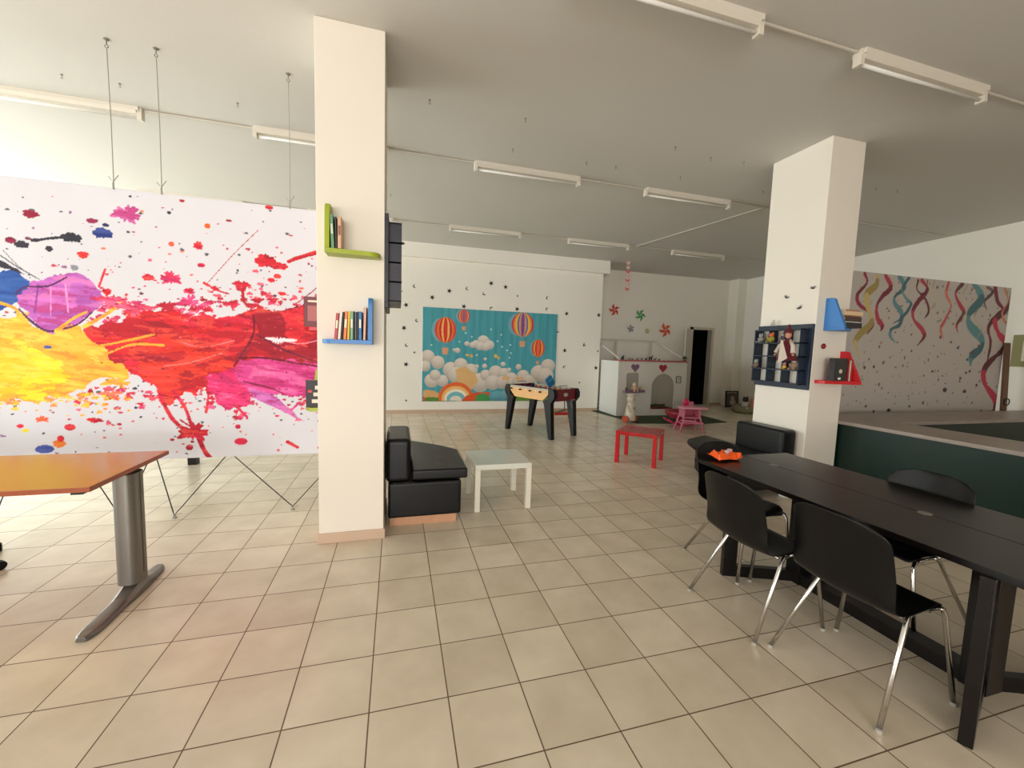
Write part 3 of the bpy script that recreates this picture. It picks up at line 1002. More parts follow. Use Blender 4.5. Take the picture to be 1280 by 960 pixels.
zc = H - 0.012
for x0, x1, y, lb in [
    (2.45, 3.31, -0.6, 'thin white conduit between the two nearest tube lights, at the top'),
    (4.75, 9.3, -0.6, 'thin white conduit leaving the nearest row of lights at the right edge'),
    (-2.32, -1.38, 2.112, 'thin white conduit above the splatter banner, between two tube lights'),
    (0.01, 0.98, 2.112, 'thin white conduit just right of the left column, in the middle row'),
    (2.395, 3.34, 2.112, 'thin white conduit between the two middle-row lights between the columns'),
    (4.78, 9.5, 2.112, 'thin white conduit running behind the right column, in the middle row'),
    (-2.29, -1.38, 4.83, 'thin white conduit along the top edge of the splatter banner'),
    (0.05, 1.01, 4.83, 'thin white conduit beside the dark rack on the left column'),
    (2.42, 3.39, 4.83, 'thin white conduit in the far row, above the balloon mural'),
    (4.78, 5.82, 4.83, 'thin white conduit in the far row, above the playhouse'),
    (7.22, 9.7, 4.83, 'thin white conduit in the far row, right of the last tube light')]:
    conduit((x0, y, zc), (x1, y, zc), lb)
conduit((4.95, 4.80, zc), (5.39, 2.14, zc), 'thin white conduit running slantwise between two rows of lights')

HOOK = mat('zinc_hook', (128, 122, 112), 0.5, 0.2)


def hook(x, y, label, group):
    g = G()
    g.lathe([(0.016, 0), (0.016, -0.006), (0.004, -0.008), (0.004, -0.03)], (0, 0, 0), 8)
    pts = [(0.012 * math.sin(a), 0, -0.042 + 0.012 * math.cos(a)) for a in [k * PI / 5 for k in range(9)]]
    g.tube(pts, 0.003, 6)
    o = tag(g.make('ceiling_hook', HOOK, loc=(x, y, H)), label, 'hook', group)
    o.scale = (.65, .65, .65)
    return o


def hook_row(pts, where, group):
    for i, (x, y) in enumerate(pts):
        wd = 'leftmost' if i == 0 else ('rightmost' if i == len(pts) - 1 else ['', 'second from left', 'third from left', 'fourth from left'][i])
        hook(x, y, 'tiny ceiling hook, ' + wd + ' in the line ' + where, group)


hook_row([(-2.706, 1.69), (-2.29, 1.68), (-1.371, 1.675)], 'above the splatter banner', 'ceiling hooks over the splatter banner')
hook_row([(0.376, 1.03), (1.297, 1.03), (3.006, 1.02), (3.54, 1.10), (3.969, 1.06)], 'away from the lights, between the columns', 'ceiling hooks between the columns, near line')
hook_row([(1.345, 1.66), (2.266, 1.68), (2.648, 1.66), (3.563, 1.65), (4.893, 1.655)], 'just before the middle tube lights', 'ceiling hooks between the columns, far line')
hook_row([(6.127, 1.078), (6.463, 1.04)], 'right of the right column', 'ceiling hooks right of the right column')
hook(-0.007, 3.616, 'tiny hook in the ceiling between two light rows, right beside the left column', None)
WIRE = mat('steel_wire', (158, 154, 145), 0.5, 0.1)
for x, lb in ((-2.034, 'leftmost of the three thin wires holding up the splatter banner'), (-1.72, 'middle of the three thin wires holding up the splatter banner'), (-0.793, 'thin banner wire just left of the left column')):
    t = thing('hanging_wire', lb, 'wire', (x, 1.043, 0), group='banner wires')
    G().lathe([(0.018, H), (0.018, H - 0.006), (0.004, H - 0.010), (0.004, H - 0.04)], (0, 0, 0), 10).tube([(0.011 * math.sin(a), 0, H - 0.052 + 0.011 * math.cos(a)) for a in [k * PI / 5 for k in range(10)]], 0.003, 6).make('hook', HOOK, t)
    G().tube([(0, 0, H - 0.063), (0.004, 0, 3.2), (0, 0, 2.70)], 0.0032, 6).make('wire', WIRE, t)
    G().tube([(0, -0.004, 2.68), (0, -0.006, 2.73)], 0.006, 6).tube([(-0.03, -0.004, 2.77), (0, -0.004, 2.735), (0.035, -0.004, 2.79)], 0.003, 6).make('knot', WIRE, t)
ELA = mat('dark_elastic', (52, 50, 46), 0.7)


def cord(pts, label, bend=0.03):
    t = thing('elastic_cord', label, 'cord', (pts[1][0], 1.043, 0), group='cords under the splatter banner')
    x = pts[1][0]
    q = []
    a, b, c = [Vector((p[0] - x, 0.0, p[1])) for p in pts]
    q = [a, a.lerp(b, 1 - bend * 2), b.lerp(a, bend) + Vector((0, 0, .003)), b, b.lerp(c, bend) + Vector((0, 0, .003)), b.lerp(c, bend * 2), c]
    G().tube(q, 0.0045, 6).make('cord', ELA, t, smooth=True)
    G().lathe([(0.02, 0), (0.02, 0.006), (0.008, 0.01), (0.008, 0.022)], (0, 0.0, 0), 10).tube([(-.01, 0, .02), (.045, .02, .03)], 0.003, 6).make('floor_anchor', WIRE, t)


cord([(-2.75, 0.525), (-2.93, 0.03), (-3.1, 0.525)], 'dark elastic cord under the splatter banner, at the very left')
cord([(-2.33, 0.525), (-2.10, 0.03), (-1.885, 0.525)], 'dark elastic cord partly hidden behind the orange desk leg')
cord([(-1.835, 0.525), (-1.728, 0.02), (-1.33, 0.525)], 'dark elastic cord in a rounded V shape, just right of the orange desk', 0.07)
cord([(-1.27, 0.525), (-0.81, 0.03), (-0.38, 0.525)], 'dark elastic cord in a V shape, beside the left column')

# ------------------------------------------------------------------ star and moon stickers
BLK = mat('black_vinyl', (24, 24, 26), 0.6)


def star_pts(r, rot=0.0):
    return [((r if k % 2 == 0 else r * 0.42) * math.sin(k * PI / 5 + rot), (r if k % 2 == 0 else r * 0.42) * math.cos(k * PI / 5 + rot)) for k in range(10)]


def moon_pts(r, rot):
    a = [(r * math.cos(t), r * math.sin(t)) for t in np.linspace(0.9, 2 * PI - 0.9, 13)]
    b = [(r * (0.45 + 0.8 * math.cos(t)), r * 0.8 * math.sin(t)) for t in np.linspace(2 * PI - 1.36, 1.36, 11)][1:-1]
    return [(x * math.cos(rot) - y * math.sin(rot), x * math.sin(rot) + y * math.cos(rot)) for x, y in a + b]


ORD = {1: ['only'], 2: ['left', 'right']}


def place_word(i, n):
    if n == 1:
        return 'only'
    if i == 0:
        return 'leftmost'
    if i == n - 1:
        return 'rightmost'
    return ['', 'second from left', 'third from left', 'fourth from left', 'fifth from left', 'sixth from left', 'seventh from left'][i]


r = random.Random(5)
STARS = [(0.47, 2.85, 'm'), (0.86, 2.63, 'S'), (1.24, 2.8, 'S'), (1.65, 2.88, 'm'), (2.21, 3.04, 'S'), (2.56, 2.98, 'S'), (2.05, 2.79, 'm'), (1.58, 2.47, 'S'), (2.23, 2.46, 'm'), (2.86, 2.48, 'S'), (2.86, 2.79, 's'), (3.62, 2.79, 'm'), (3.62, 2.52, 'm'), (4.14, 2.44, 'S'), (3.93, 2.0, 'm'), (4.13, 1.53, 'S'), (4.14, 1.11, 'm'), (4.64, 1.67, 's'), (0.29, 2.43, 'S'), (0.53, 2.1, 'm'), (0.25, 1.92, 'S'), (0.31, 1.54, 'm'), (0.48, 1.38, 's'), (0.3, 1.11, 'S'), (0.31, 0.29, 's'), (4.57, 0.73, 's'), (5.02, 2.45, 'S'), (4.67, 1.7, 'm'), (5.04, 1.54, 's'), (5.01, 1.11, 'S')]
GR = {}
for x, z, k in STARS:
    side = 'left of the balloon mural' if x < 0.65 else ('above the balloon mural' if x < 3.9 and z > 2.4 else 'right of the balloon mural')
    GR.setdefault((side, k), []).append((x, z))
for (side, k), pts in GR.items():
    horiz = side.startswith('above')
    pts.sort(key=(lambda p: p[0]) if horiz else (lambda p: -p[1]))
    for i, (x, z) in enumerate(pts):
        wd = place_word(i, len(pts))
        if not horiz:
            wd = wd.replace('leftmost', 'topmost').replace('rightmost', 'lowest').replace('from left', 'from top')
        if k == 'm':
            p, nm, kind = moon_pts(0.038, r.uniform(-1, 1)), 'moon_sticker', 'small black crescent moon sticker'
        elif k == 'S':
            p, nm, kind = star_pts(0.062, r.uniform(-.5, .5)), 'star_sticker', 'black five-pointed star sticker'
        else:
            p, nm, kind = star_pts(0.03, r.uniform(-.5, .5)), 'star_sticker', 'very small black star sticker'
        o = G().prism(p, 0, 0.003, 'y').make(nm, BLK, loc=(x, YB - 0.0035, z))
        tag(o, kind + ', the ' + wd + ' one ' + side, 'sticker', {'m': 'moon', 'S': 'star', 's': 'tiny star'}[k] + ' stickers ' + side)

# ------------------------------------------------------------------ pinwheels, butterfly string
PR_ = mat('red_foil', (214, 62, 34), 0.4)
PG = mat('green_foil', (86, 170, 92), 0.4)
PO = mat('orange_foil', (226, 84, 34), 0.4)
PGY = mat('grey_foil', (140, 142, 140), 0.4)
PY = mat('yellow_foil', (196, 190, 120), 0.4)
PRD = mat('dark_red_foil', (160, 30, 26), 0.4)


def pinwheel(x, z, R, m, label, rot):
    t = thing('pinwheel', label, 'pinwheel', (x, YFAR - 0.012, z), group='pinwheels on the far wall')
    for k in range(5):
        a = rot + k * 2 * PI / 5
        g = G()
        c, s = math.cos(a), math.sin(a)
        def Q(u, v, d):
            return (u * c - v * s, d, u * s + v * c)
        g.faces([Q(0, 0, -0.03), Q(R * .95, R * .1, -0.004), Q(R * .52, R * .42, -0.008), Q(0.15 * R, 0.30 * R, -0.035), Q(0, 0, -0.026), Q(R * .95, R * .1, 0.0), Q(R * .52, R * .42, -0.004), Q(0.15 * R, 0.30 * R, -0.031)],
                [(0, 1, 2, 3), (7, 6, 5, 4), (0, 4, 5, 1), (1, 5, 6, 2), (2, 6, 7, 3), (3, 7, 4, 0)])
        g.make('vane', m, t)
    G().lathe([(R * .08, 0.01), (R * .08, 0.045)], (0, 0, 0), 10, Matrix.Rotation(PI / 2, 4, 'X')).make('hub', WHITE, t)


pinwheel(5.908, 2.69, 0.19, PR_, 'red pinwheel on the far wall, at the left', 0.3)
pinwheel(6.742, 2.594, 0.19, PG, 'green pinwheel on the far wall', 0.9)
pinwheel(6.459, 2.20, 0.13, PGY, 'small grey pinwheel low on the far wall', 0.2)
pinwheel(6.996, 2.16, 0.10, PY, 'faint yellow pinwheel, the smallest on the far wall', 1.2)
pinwheel(7.59, 2.21, 0.23, PO, 'large orange red pinwheel left of the dark doorway', 0.5)

t = thing('butterfly_garland', 'pink and white butterfly string hanging from the ceiling above the playhouse', 'garland', (5.58, 6.15, 0))
BF = [mat('pale_pink_paper', (232, 186, 180), 0.6), mat('pink_paper', (216, 92, 92), 0.6)]
G().tube([(0, 0, H), (0, 0, 3.08)], 0.003, 6).make('string', WHITE, t)
for k in range(7):
    z = 3.72 - 0.105 * k
    s = 0.055
    g = G()
    for sg in (-1, 1):
        g.prism([(0, z + s * .2), (sg * s * .5, z + s * .75), (sg * s, z + s * .7), (sg * s * 1.05, z + s * .15), (sg * s * .6, z - s * .05), (sg * s * .8, z - s * .45), (sg * s * .4, z - s * .7), (0, z - s * .25)], -0.003 * (1 + sg) - 0.002, 0.002, 'y')
    g.make('butterfly', BF[(k + 1) % 2 if k else 0], t)

# ------------------------------------------------------------------ L-shaped wall shelves and their books


def book(loc, th, h, d, col, label, group=None, lean=0.0, cover_mark=None, flat=False, name='book'):
    """standing book, spine towards -y; th thickness (x), h height, d depth"""
    t = thing(name, label, 'book', loc, group=group)
    cm = mat('cover_%d_%d_%d' % col, col, 0.5)
    R = Matrix.Rotation(lean, 4, 'Y')
    c = 0.0018
    g = G()
    g.box(-th / 2, 0, 0, -th / 2 + c, d, h, R).box(th / 2 - c, 0, 0, th / 2, d, h, R).box(-th / 2, 0, 0, th / 2, c, h, R)
    cv = g.make('cover', cm, t)
    G().box(-th / 2 + c, c, 0.003, th / 2 - c, d - 0.003, h - 0.003, R).make('pages', PAPER, t)
    if cover_mark:
        G().box(-th * .3, -0.0008, h * .42, th * .3, 0.0, h * .72, R).make('title', mat('mark_%d_%d_%d' % cover_mark, cover_mark, 0.6), cv)
    if flat:
        t.rotation_euler = (0, flat, 0)
    return t


def wall_bracket_shelf(name, loc, W, Hh, dw, m, label, upright='left', th=0.03, dtop=0.10, dend=0.10):
    """L shaped shelf on a wall facing -y; loc = wall-side lower left corner"""
    t = thing(name, label, 'shelf', loc)
    n = 6
    bx = 0 if upright == 'left' else W
    fx = W if upright == 'left' else 0
    s = 1 if upright == 'left' else -1
    # base board, tapering to a rounded free end
    poly = [(bx, 0), (bx, -dw)]
    for k in range(n + 1):
        a = k / n * PI / 2
        poly.append((fx - s * dend * .5 + s * dend * .5 * math.sin(a), -dend + dend * .5 - dend * .5 * math.cos(a) + 0.0))
    poly.append((fx, 0))
    G().prism(poly, 0, th, 'z').make('base_board', m, t, bevel=0.002)
    poly = [(0, th), (-dw, th)]
    for k in range(n + 1):
        a = k / n * PI / 2
        poly.append((-dtop + dtop * .4 - dtop * .4 * math.cos(a), Hh - dtop * .4 + dtop * .4 * math.sin(a)))
    poly.append((0, Hh))
    x0, x1 = (0, th) if upright == 'left' else (W - th, W)
    G().prism(poly, x0, x1, 'x').make('upright_board', m, t, bevel=0.002)
    return t


yc = CL[1]
wall_bracket_shelf('wall_shelf', (-0.385, yc, 2.165), 0.365, 0.345, 0.15, LIME, 'lime green L-shaped shelf, uppermost on the front of the left column', 'left', 0.032, 0.13, 0.13)
wall_bracket_shelf('wall_shelf', (-0.415, yc, 1.535), 0.345, 0.34, 0.14, BLUE, 'blue L-shaped shelf on the front of the left column, full of coloured books', 'right', 0.03, 0.13, 0.13)
zs = 2.165 + 0.033
book((-0.332, yc - 0.145, zs), 0.022, 0.225, 0.14, (104, 150, 112), 'slim green book on the lime shelf', 'books on the lime shelf', -0.04, (200, 215, 190))
book((-0.288, yc - 0.145, zs), 0.026, 0.215, 0.14, (214, 170, 138), 'thick pinkish beige book, rightmost on the lime shelf', 'books on the lime shelf', 0, (150, 100, 80))
book((-0.311, yc - 0.135, zs), 0.012, 0.215, 0.13, (60, 62, 60), 'thin dark book between the green and beige books on the lime shelf', 'books on the lime shelf', -0.02)
zs = 1.535 + 0.031
for x, th, h, col, nm, lean in [
    (-0.318, 0.020, 0.185, (196, 66, 78), 'red book, leftmost on the blue shelf of the left column', 0.08),
    (-0.296, 0.020, 0.195, (232, 222, 208), 'white book leaning beside the red one on the blue shelf', 0.08),
    (-0.278, 0.010, 0.195, (40, 38, 40), 'thin black book between the white and orange books', 0.07),
    (-0.258, 0.022, 0.200, (228, 128, 72), 'orange book on the blue shelf', 0.06),
    (-0.235, 0.017, 0.200, (232, 186, 44), 'yellow book on the blue shelf', 0.04),
    (-0.212, 0.021, 0.202, (120, 176, 140), 'pale green book on the blue shelf', 0.01),
    (-0.195, 0.009, 0.202, (36, 38, 44), 'thin black book beside the pale green one on the blue shelf', 0),
    (-0.184, 0.010, 0.198, (120, 116, 112), 'narrow grey book on the blue shelf', 0),
    (-0.172, 0.011, 0.200, (28, 40, 66), 'narrow navy book on the blue shelf', 0),
    (-0.154, 0.022, 0.203, (52, 120, 172), 'blue book on the blue shelf', 0),
    (-0.126, 0.018, 0.236, (224, 172, 156), 'tall pink book, rightmost on the blue shelf', 0.03)]:
    book((x, yc - 0.135, zs), th, h, 0.12, col, nm, 'books on the blue shelf of the left column', lean, (240, 230, 210) if th > .018 else None)

# shelves on the hidden left side of the left column: only their ends poke out
for z, m, lb in ((0.985, LIME, 'lime shelf on the left side of the left column, poking out low down'), (1.63, REDP, 'red shelf on the left side of the left column, its edge poking out')):
    t = thing('wall_shelf', lb, 'shelf', (CL[0], 0.72, z))
    G().prism([(0, -0.17), (-0.10, -0.17), (-0.15, -0.08), (-0.15, 0.17), (0, 0.17)], 0, 0.03, 'z').make('base_board', m, t, bevel=0.002)
    G().prism([(0, 0.03), (-0.15, 0.03), (-0.11, 0.32), (0, 0.32)], 0.14, 0.17, 'y').make('upright_board', m, t, bevel=0.002)
t = book((CL[0] - 0.075, 0.58, 1.016), 0.12, 0.22, 0.03, (34, 32, 34), 'black and white book on the lime shelf left of the left column', None)
for i in range(3):
    G().cbox((0.012 * (i - 1) + .02, -0.001, 0.05 + 0.055 * i), (0.05, 0.002, 0.03)).make('cover_picture', PAPER, t)
G().cbox((-0.03, -0.001, 0.13), (0.03, 0.002, 0.02)).make('title', REDP, t)
t = book((CL[0] - 0.078, 0.58, 1.661), 0.13, 0.235, 0.03, (112, 44, 52), 'dark red book standing left of the left column', None)
G().cbox((0, -0.001, 0.20), (0.07, 0.002, 0.015)).make('title', PAPER, t)
G().cbox((0.005, -0.001, 0.105), (0.085, 0.002, 0.12)).make('cover_picture', mat('rose_cover', (168, 92, 92), 0.5), t)

# right column, front face
yr = CR[1]
wall_bracket_shelf('wall_shelf', (4.43, yr, 1.828), 0.30, 0.335, 0.215, BLUE, 'blue L-shaped shelf on the front of the right column, holding a lying pile of books', 'left', 0.03, 0.10, 0.09)
wall_bracket_shelf('wall_shelf', (4.375, yr, 1.272), 0.365, 0.345, 0.215, REDP, 'bright red L-shaped shelf on the right column', 'right', 0.035, 0.09, 0.10)
zb = 1.86
for k, (th, w_, d_, col, lb, dx, rz) in enumerate([
    (0.052, 0.26, 0.16, (28, 28, 34), 'thick black book at the bottom of the pile on the blue shelf', 0.025, 0.1),
    (0.012, 0.22, 0.15, (222, 216, 204), 'thin white book in the pile on the blue shelf', 0.0, 0),
    (0.045, 0.25, 0.15, (70, 50, 42), 'dark brown book in the middle of the pile on the blue shelf', 0.02, 0.06),
    (0.014, 0.22, 0.15, (150, 90, 60), 'thin rust brown book under the cream one', 0.01, 0),
    (0.042, 0.27, 0.15, (222, 192, 152), 'cream book near the top of the pile on the right column', 0.02, 0.02),
    (0.016, 0.22, 0.15, (176, 132, 96), 'tan book topmost of the lying pile', 0.0, 0.1)]):
    t = thing('book', lb, 'book', (4.60 + dx, 0.22, zb), rz, 'lying books on the blue shelf of the right column')
    c_ = 0.002
    G().box(-w_ / 2, -d_ / 2, 0, w_ / 2, d_ / 2, c_).box(-w_ / 2, -d_ / 2, th - c_, w_ / 2, d_ / 2, th).box(-w_ / 2, -d_ / 2, 0, w_ / 2, -d_ / 2 + c_, th).make('cover', mat('cover_%d_%d_%d' % col, col, 0.5), t)
    G().box(-w_ / 2 + .004, -d_ / 2 + c_, c_, w_ / 2 - .004, d_ / 2 - .004, th - c_).make('pages', PAPER, t)
    zb += th + 0.0005
zs = 1.272 + 0.036
t = thing('boxed_book', 'large black book box with a small white emblem, on the red shelf', 'book', (4.525, 0.15, zs))
cb = G().box(-0.09, 0, 0, 0.09, 0.06, 0.235).make('box', mat('charcoal_card', (44, 40, 38), 0.5), t, bevel=0.002)
G().lathe([(0.022, 0), (0.022, 0.0015)], (0.0, 0, 0.10), 14, Matrix.Rotation(PI / 2, 4, 'X')).make('emblem', mat('ivory_print', (206, 200, 180), 0.6), cb)
G().box(-0.03, -0.0015, 0.015, 0.008, 0, 0.035).make('price_sticker', WHITE, cb)
for x, th, h, col, lb in ((4.632, 0.02, 0.225, (182, 30, 34), 'red book next to the black book box'), (4.656, 0.022, 0.215, (222, 212, 194), 'white book between two red books on the red shelf'), (4.682, 0.024, 0.225, (196, 44, 40), 'red book against the upright of the red shelf')):
    book((x, 0.15, zs), th, h, 0.12, col, lb, 'upright books on the red shelf', 0)
t = thing('red_knob', 'small round dark red knob on the right column', 'knob', (4.445, yr, 1.665))
G().lathe([(0.026, 0.0), (0.03, 0.012), (0.02, 0.022), (0.004, 0.025)], (0, 0, 0), 16, Matrix.Rotation(PI / 2, 4, 'X')).make('cap', mat('dark_red_glass', (130, 20, 26), 0.3), t, smooth=True)
G().lathe([(0.01, 0.02), (0.006, 0.029)], (0, 0, 0), 10, Matrix.Rotation(PI / 2, 4, 'X')).make('centre', REDP, t)

# bees on the left face of the right column
WING = mat('grey_wing', (150, 150, 140), 0.5)
for y, z, a, lb in ((0.36, 2.27, 0.0, 'small black bee ornament, highest on the right column'), (0.66, 2.205, 0.5, 'small black bee ornament, leftmost on the right column'), (0.49, 2.075, -0.5, 'small black bee ornament, lowest on the right column')):
    t = thing('bee_ornament', lb, 'ornament', (CR[0], y, z), 0, 'bee ornaments on the right column')
    c, s = math.cos(a), math.sin(a)
    G().sph((-0.012, 0, 0), (0.011, 0.024, 0.012)).sph((-0.013, 0.026, 0.002), 0.009).make('body', BLK, t, smooth=True)
    for sg in (-1, 1):
        G().sph((-0.014, sg * 0.022, 0.016), (0.004, 0.022, 0.012)).make('wing', WING, t, smooth=True)
    t.rotation_euler = (a, 0, 0)
    t.scale = (.75, .75, .75)

# ------------------------------------------------------------------ navy display racks


def rack(loc, sx, W, Hh, label, dark):
    """open rack on a column face; loc = wall-side corner with smallest y and z; sx = -1 sticks out to -x"""
    t = thing('display_rack', label, 'rack', loc)
    b = 0.045
    def X(a, c):
        return (min(sx * a, sx * c), max(sx * a, sx * c))
    fr = G()
    x0, x1 = X(0, 0.03)
    fr.box(x0, 0, 0, x1, W, b).box(x0, 0, Hh - b, x1, W, Hh).box(x0, 0, b, x1, b, Hh - b).box(x0, W - b, b, x1, W, Hh - b)
    fr.make('frame', dark, t, bevel=0.003)
    x0, x1 = X(0.0, 0.125)
    n = 4
    for k in range(n + 1):
        z = 0.05 + (Hh - 0.1 - 0.012) * k / n
        a, c = (x0, x1) if k < n else X(0, 0.125)
        G().box(a, b, z, c, W - b, z + 0.012).make('shelf_board', dark, t)
    for k in range(4):
        y = b + (W - 2 * b - 0.012) * k / 3
        G().box(x0, y, 0.055, x1, y + 0.012, Hh - 0.055).make('divider', dark, t)
    return t


rack((CR[0], 0.305, 1.195), -1, 0.672, 0.70, 'navy open rack with small toys on the left face of the right column', NAVY)
rack((CL[2], 0.305, 1.82), 1, 0.655, 0.70, 'dark navy rack on the right side of the left column, seen edge-on', mat('dark_navy_paint', (38, 38, 48), 0.45))


def plush(name, loc, s, cb, ch, label, cat='plush toy', group=None, ears='round', rz=0):
    t = thing(name, label, cat, loc, rz, group)
    mb = mat('plush_%d_%d_%d' % cb, cb, 0.9, var=0.1, scale=80, bump=0.3)
    mh = mat('plush_%d_%d_%d' % ch, ch, 0.9, var=0.1, scale=80, bump=0.3)
    G().sph((0, 0, s * .35), (s * .32, s * .30, s * .36)).make('body', mb, t, smooth=True)
    hd = G().sph((0, 0, s * .82), s * .25).sph((0, -s * .2, s * .77), s * .1).make('head', mh, t, smooth=True)
    for sg in (-1, 1):
        G().sph((sg * s * .19, 0, s * 1.02), (s * .08, s * .05, s * (.1 if ears == 'round' else .2))).make('ear', mh, hd, smooth=True)
        G().sph((sg * s * .34, -s * .1, s * .42), (s * .1, s * .1, s * .2)).make('arm', mb, t, smooth=True)
        G().sph((sg * s * .2, -s * .32, s * .1), (s * .12, s * .24, s * .11)).make('leg', mb, t, smooth=True)
        G().sph((sg * s * .09, -s * .23, s * .87), s * .025).make('eye', BLK, hd, smooth=True)
    return t


RZ = -PI / 2      # toys on the rack face -x
cell = (0.70 - 0.112) / 4
zc_ = [1.195 + 0.062 + cell * k for k in range(4)]
xr = CR[0] - 0.075
plush('plush_owl', (xr, 0.89, zc_[3]), 0.10, (138, 138, 132), (160, 158, 150), 'grey plush owl in the top left cell of the navy rack', group='toys on the navy rack', rz=RZ)
plush('plush_frog', (xr - .03, 0.72, zc_[3]), 0.105, (150, 140, 50), (222, 110, 70), 'orange and olive plush frog on the top shelf of the navy rack', group='toys on the navy rack', rz=RZ)
plush('plush_cat', (xr, 0.565, zc_[3]), 0.12, (96, 72, 88), (110, 84, 100), 'purplish plush cat on the top shelf of the navy rack', group='toys on the navy rack', ears='l', rz=RZ)
plush('plush_bear', (xr - .02, 0.42, zc_[1]), 0.12, (150, 122, 100), (200, 180, 168), 'light brown plush bear in the lower right of the navy rack', group='toys on the navy rack', rz=RZ)
plush('plush_duck', (xr - .03, 0.53, zc_[1]), 0.07, (196, 160, 60), (190, 120, 130), 'tiny yellow plush duck beside the brown bear', group='toys on the navy rack', rz=RZ)
plush('plush_mouse', (xr - .03, 0.90, zc_[1]), 0.09, (120, 96, 84), (150, 150, 138), 'little grey brown plush mouse at the left edge of the navy rack', group='toys on the navy rack', rz=RZ)
t = plush('plush_rabbit', (CR[0] - .06, 0.75, 1.897), 0.055, (188, 186, 176), (200, 196, 186), 'tiny pale plush rabbit on top of the navy rack', ears='l', rz=RZ)
# witch puppet hanging in front of the rack
t = thing('witch_puppet', 'hanging puppet with pointed red hat, white sleeves and dark red dress', 'puppet', (4.085, 0.40, 1.50))
DRED = mat('dark_red_cloth', (98, 26, 34), 0.9)
SKIN = mat('puppet_skin', (196, 140, 110), 0.7)
CRM = mat('cream_cloth', (206, 190, 176), 0.9)
G().lathe([(0.10, 0.0), (0.105, 0.02), (0.075, 0.12), (0.045, 0.22), (0.03, 0.25)], (0, 0, 0), 14).make('dress', DRED, t, smooth=True)
G().prism([(-0.10, 0.03), (-0.02, 0.24), (0.0, 0.24), (0.02, -0.04)], -0.108, -0.104, 'x').make('apron', CRM, t)
hd = G().sph((0, 0, 0.30), (0.035, 0.035, 0.042)).sph((-0.036, 0, 0.298), 0.010).make('head', SKIN, t, smooth=True)
G().lathe([(0.055, 0.325), (0.057, 0.332), (0.036, 0.345), (0.018, 0.39), (0.003, 0.43)], (0, 0, 0), 14).make('hat', DRED, hd, smooth=True)
for sg in (-1, 1):
    G().tube([(0, sg * 0.03, 0.24), (-0.02, sg * 0.085, 0.17), (-0.04, sg * 0.11, 0.09)], 0.018, 8, r1=0.028).make('sleeve', CRM, t, smooth=True)
    G().sph((-0.045, sg * 0.115, 0.07), 0.014).make('hand', SKIN, t, smooth=True)
t.scale = (.9, .9, .9)
G().tube([(0, 0, 0.30), (0.10, 0, 0.36)], 0.003, 6).make('hanging_loop', BLK, t)
# doll and toy bike in the left column's rack
t = thing('doll', 'small red haired doll in a white dress on the rack behind the left column', 'doll', (0.105, 0.44, 1.82 + .062 + cell), 0)
G().lathe([(0.032, 0), (0.03, 0.03), (0.015, 0.075)], (0, 0, 0), 12).make('dress', mat('speckled_white', (180, 176, 172), 0.9, var=.3, scale=90), t, smooth=True)
G().sph((0, 0, 0.095), 0.02).make('head', SKIN, t, smooth=True)
G().sph((0, 0.004, 0.103), (0.026, 0.022, 0.02)).make('hair', mat('red_hair', (150, 56, 40), 0.9), t, smooth=True)
t = thing('toy_motorbike', 'little black toy motorbike on the rack behind the left column, below the doll', 'toy', (0.12, 0.48, 1.82 + .062))
for y in (-0.04, 0.04):
    G().tube([(0, y + 0.024 * math.cos(a), 0.026 + 0.024 * math.sin(a)) for a in np.linspace(0, 2 * PI, 15)], 0.006, 6).make('wheel', BLK, t, smooth=True)
G().tube([(0, -0.04, 0.026), (0, -0.01, 0.06), (0, 0.03, 0.055), (0, 0.04, 0.026)], 0.007, 6).tube([(-.025, -0.03, 0.085), (.025, -0.03, 0.085)], 0.004, 6).tube([(0, -0.03, 0.085), (0, -0.02, 0.055)], 0.004, 6).make('body', GREYM, t)
t = thing('toy_plane', 'grey toy plane on the upper shelf of the rack behind the left column', 'toy', (0.11, 0.45, 1.82 + .062 + 3 * cell - .0))
G().sph((0, 0, 0.02), (0.05, 0.014, 0.014)).make('body', GREYM, t, smooth=True)
G().cbox((0.0, 0, 0.028), (0.03, 0.12, 0.004)).make('wing', GREYM, t)
G().cbox((-0.04, 0, 0.035), (0.015, 0.003, 0.025)).make('tail', GREYM, t)

# ------------------------------------------------------------------ black table
t = thing('conference_table', 'long black-brown table with angled plank legs, chairs around it', 'table', (2.79, -1.40, 0))
ta = t
TW, TL, TZ = 0.455, 1.01, 0.74
G().box(-TW, -TL, TZ - 0.03, -0.003, TL, TZ).make('table_top', BLACKW, t, bevel=0.002)
G().box(0.003, -TL, TZ - 0.03, TW, TL, TZ).make('table_top', BLACKW, t, bevel=0.002)
for y in (-0.18, 0.72):
    G().lathe([(0.03, TZ), (0.03, TZ + .002), (0.02, TZ + .003)], (0.0, y, 0), 16).make('cable_grommet', mat('grommet_grey', (120, 116, 108), 0.4), t)
G().box(-0.05, -0.45, 0, 0.05, 0.52, 0.075).make('floor_rail', BLACKW, t, bevel=0.003)
G().box(-0.03, -0.62, TZ - 0.10, 0.03, 0.62, TZ - 0.03).make('top_rail', BLACKW, t, bevel=0.003)
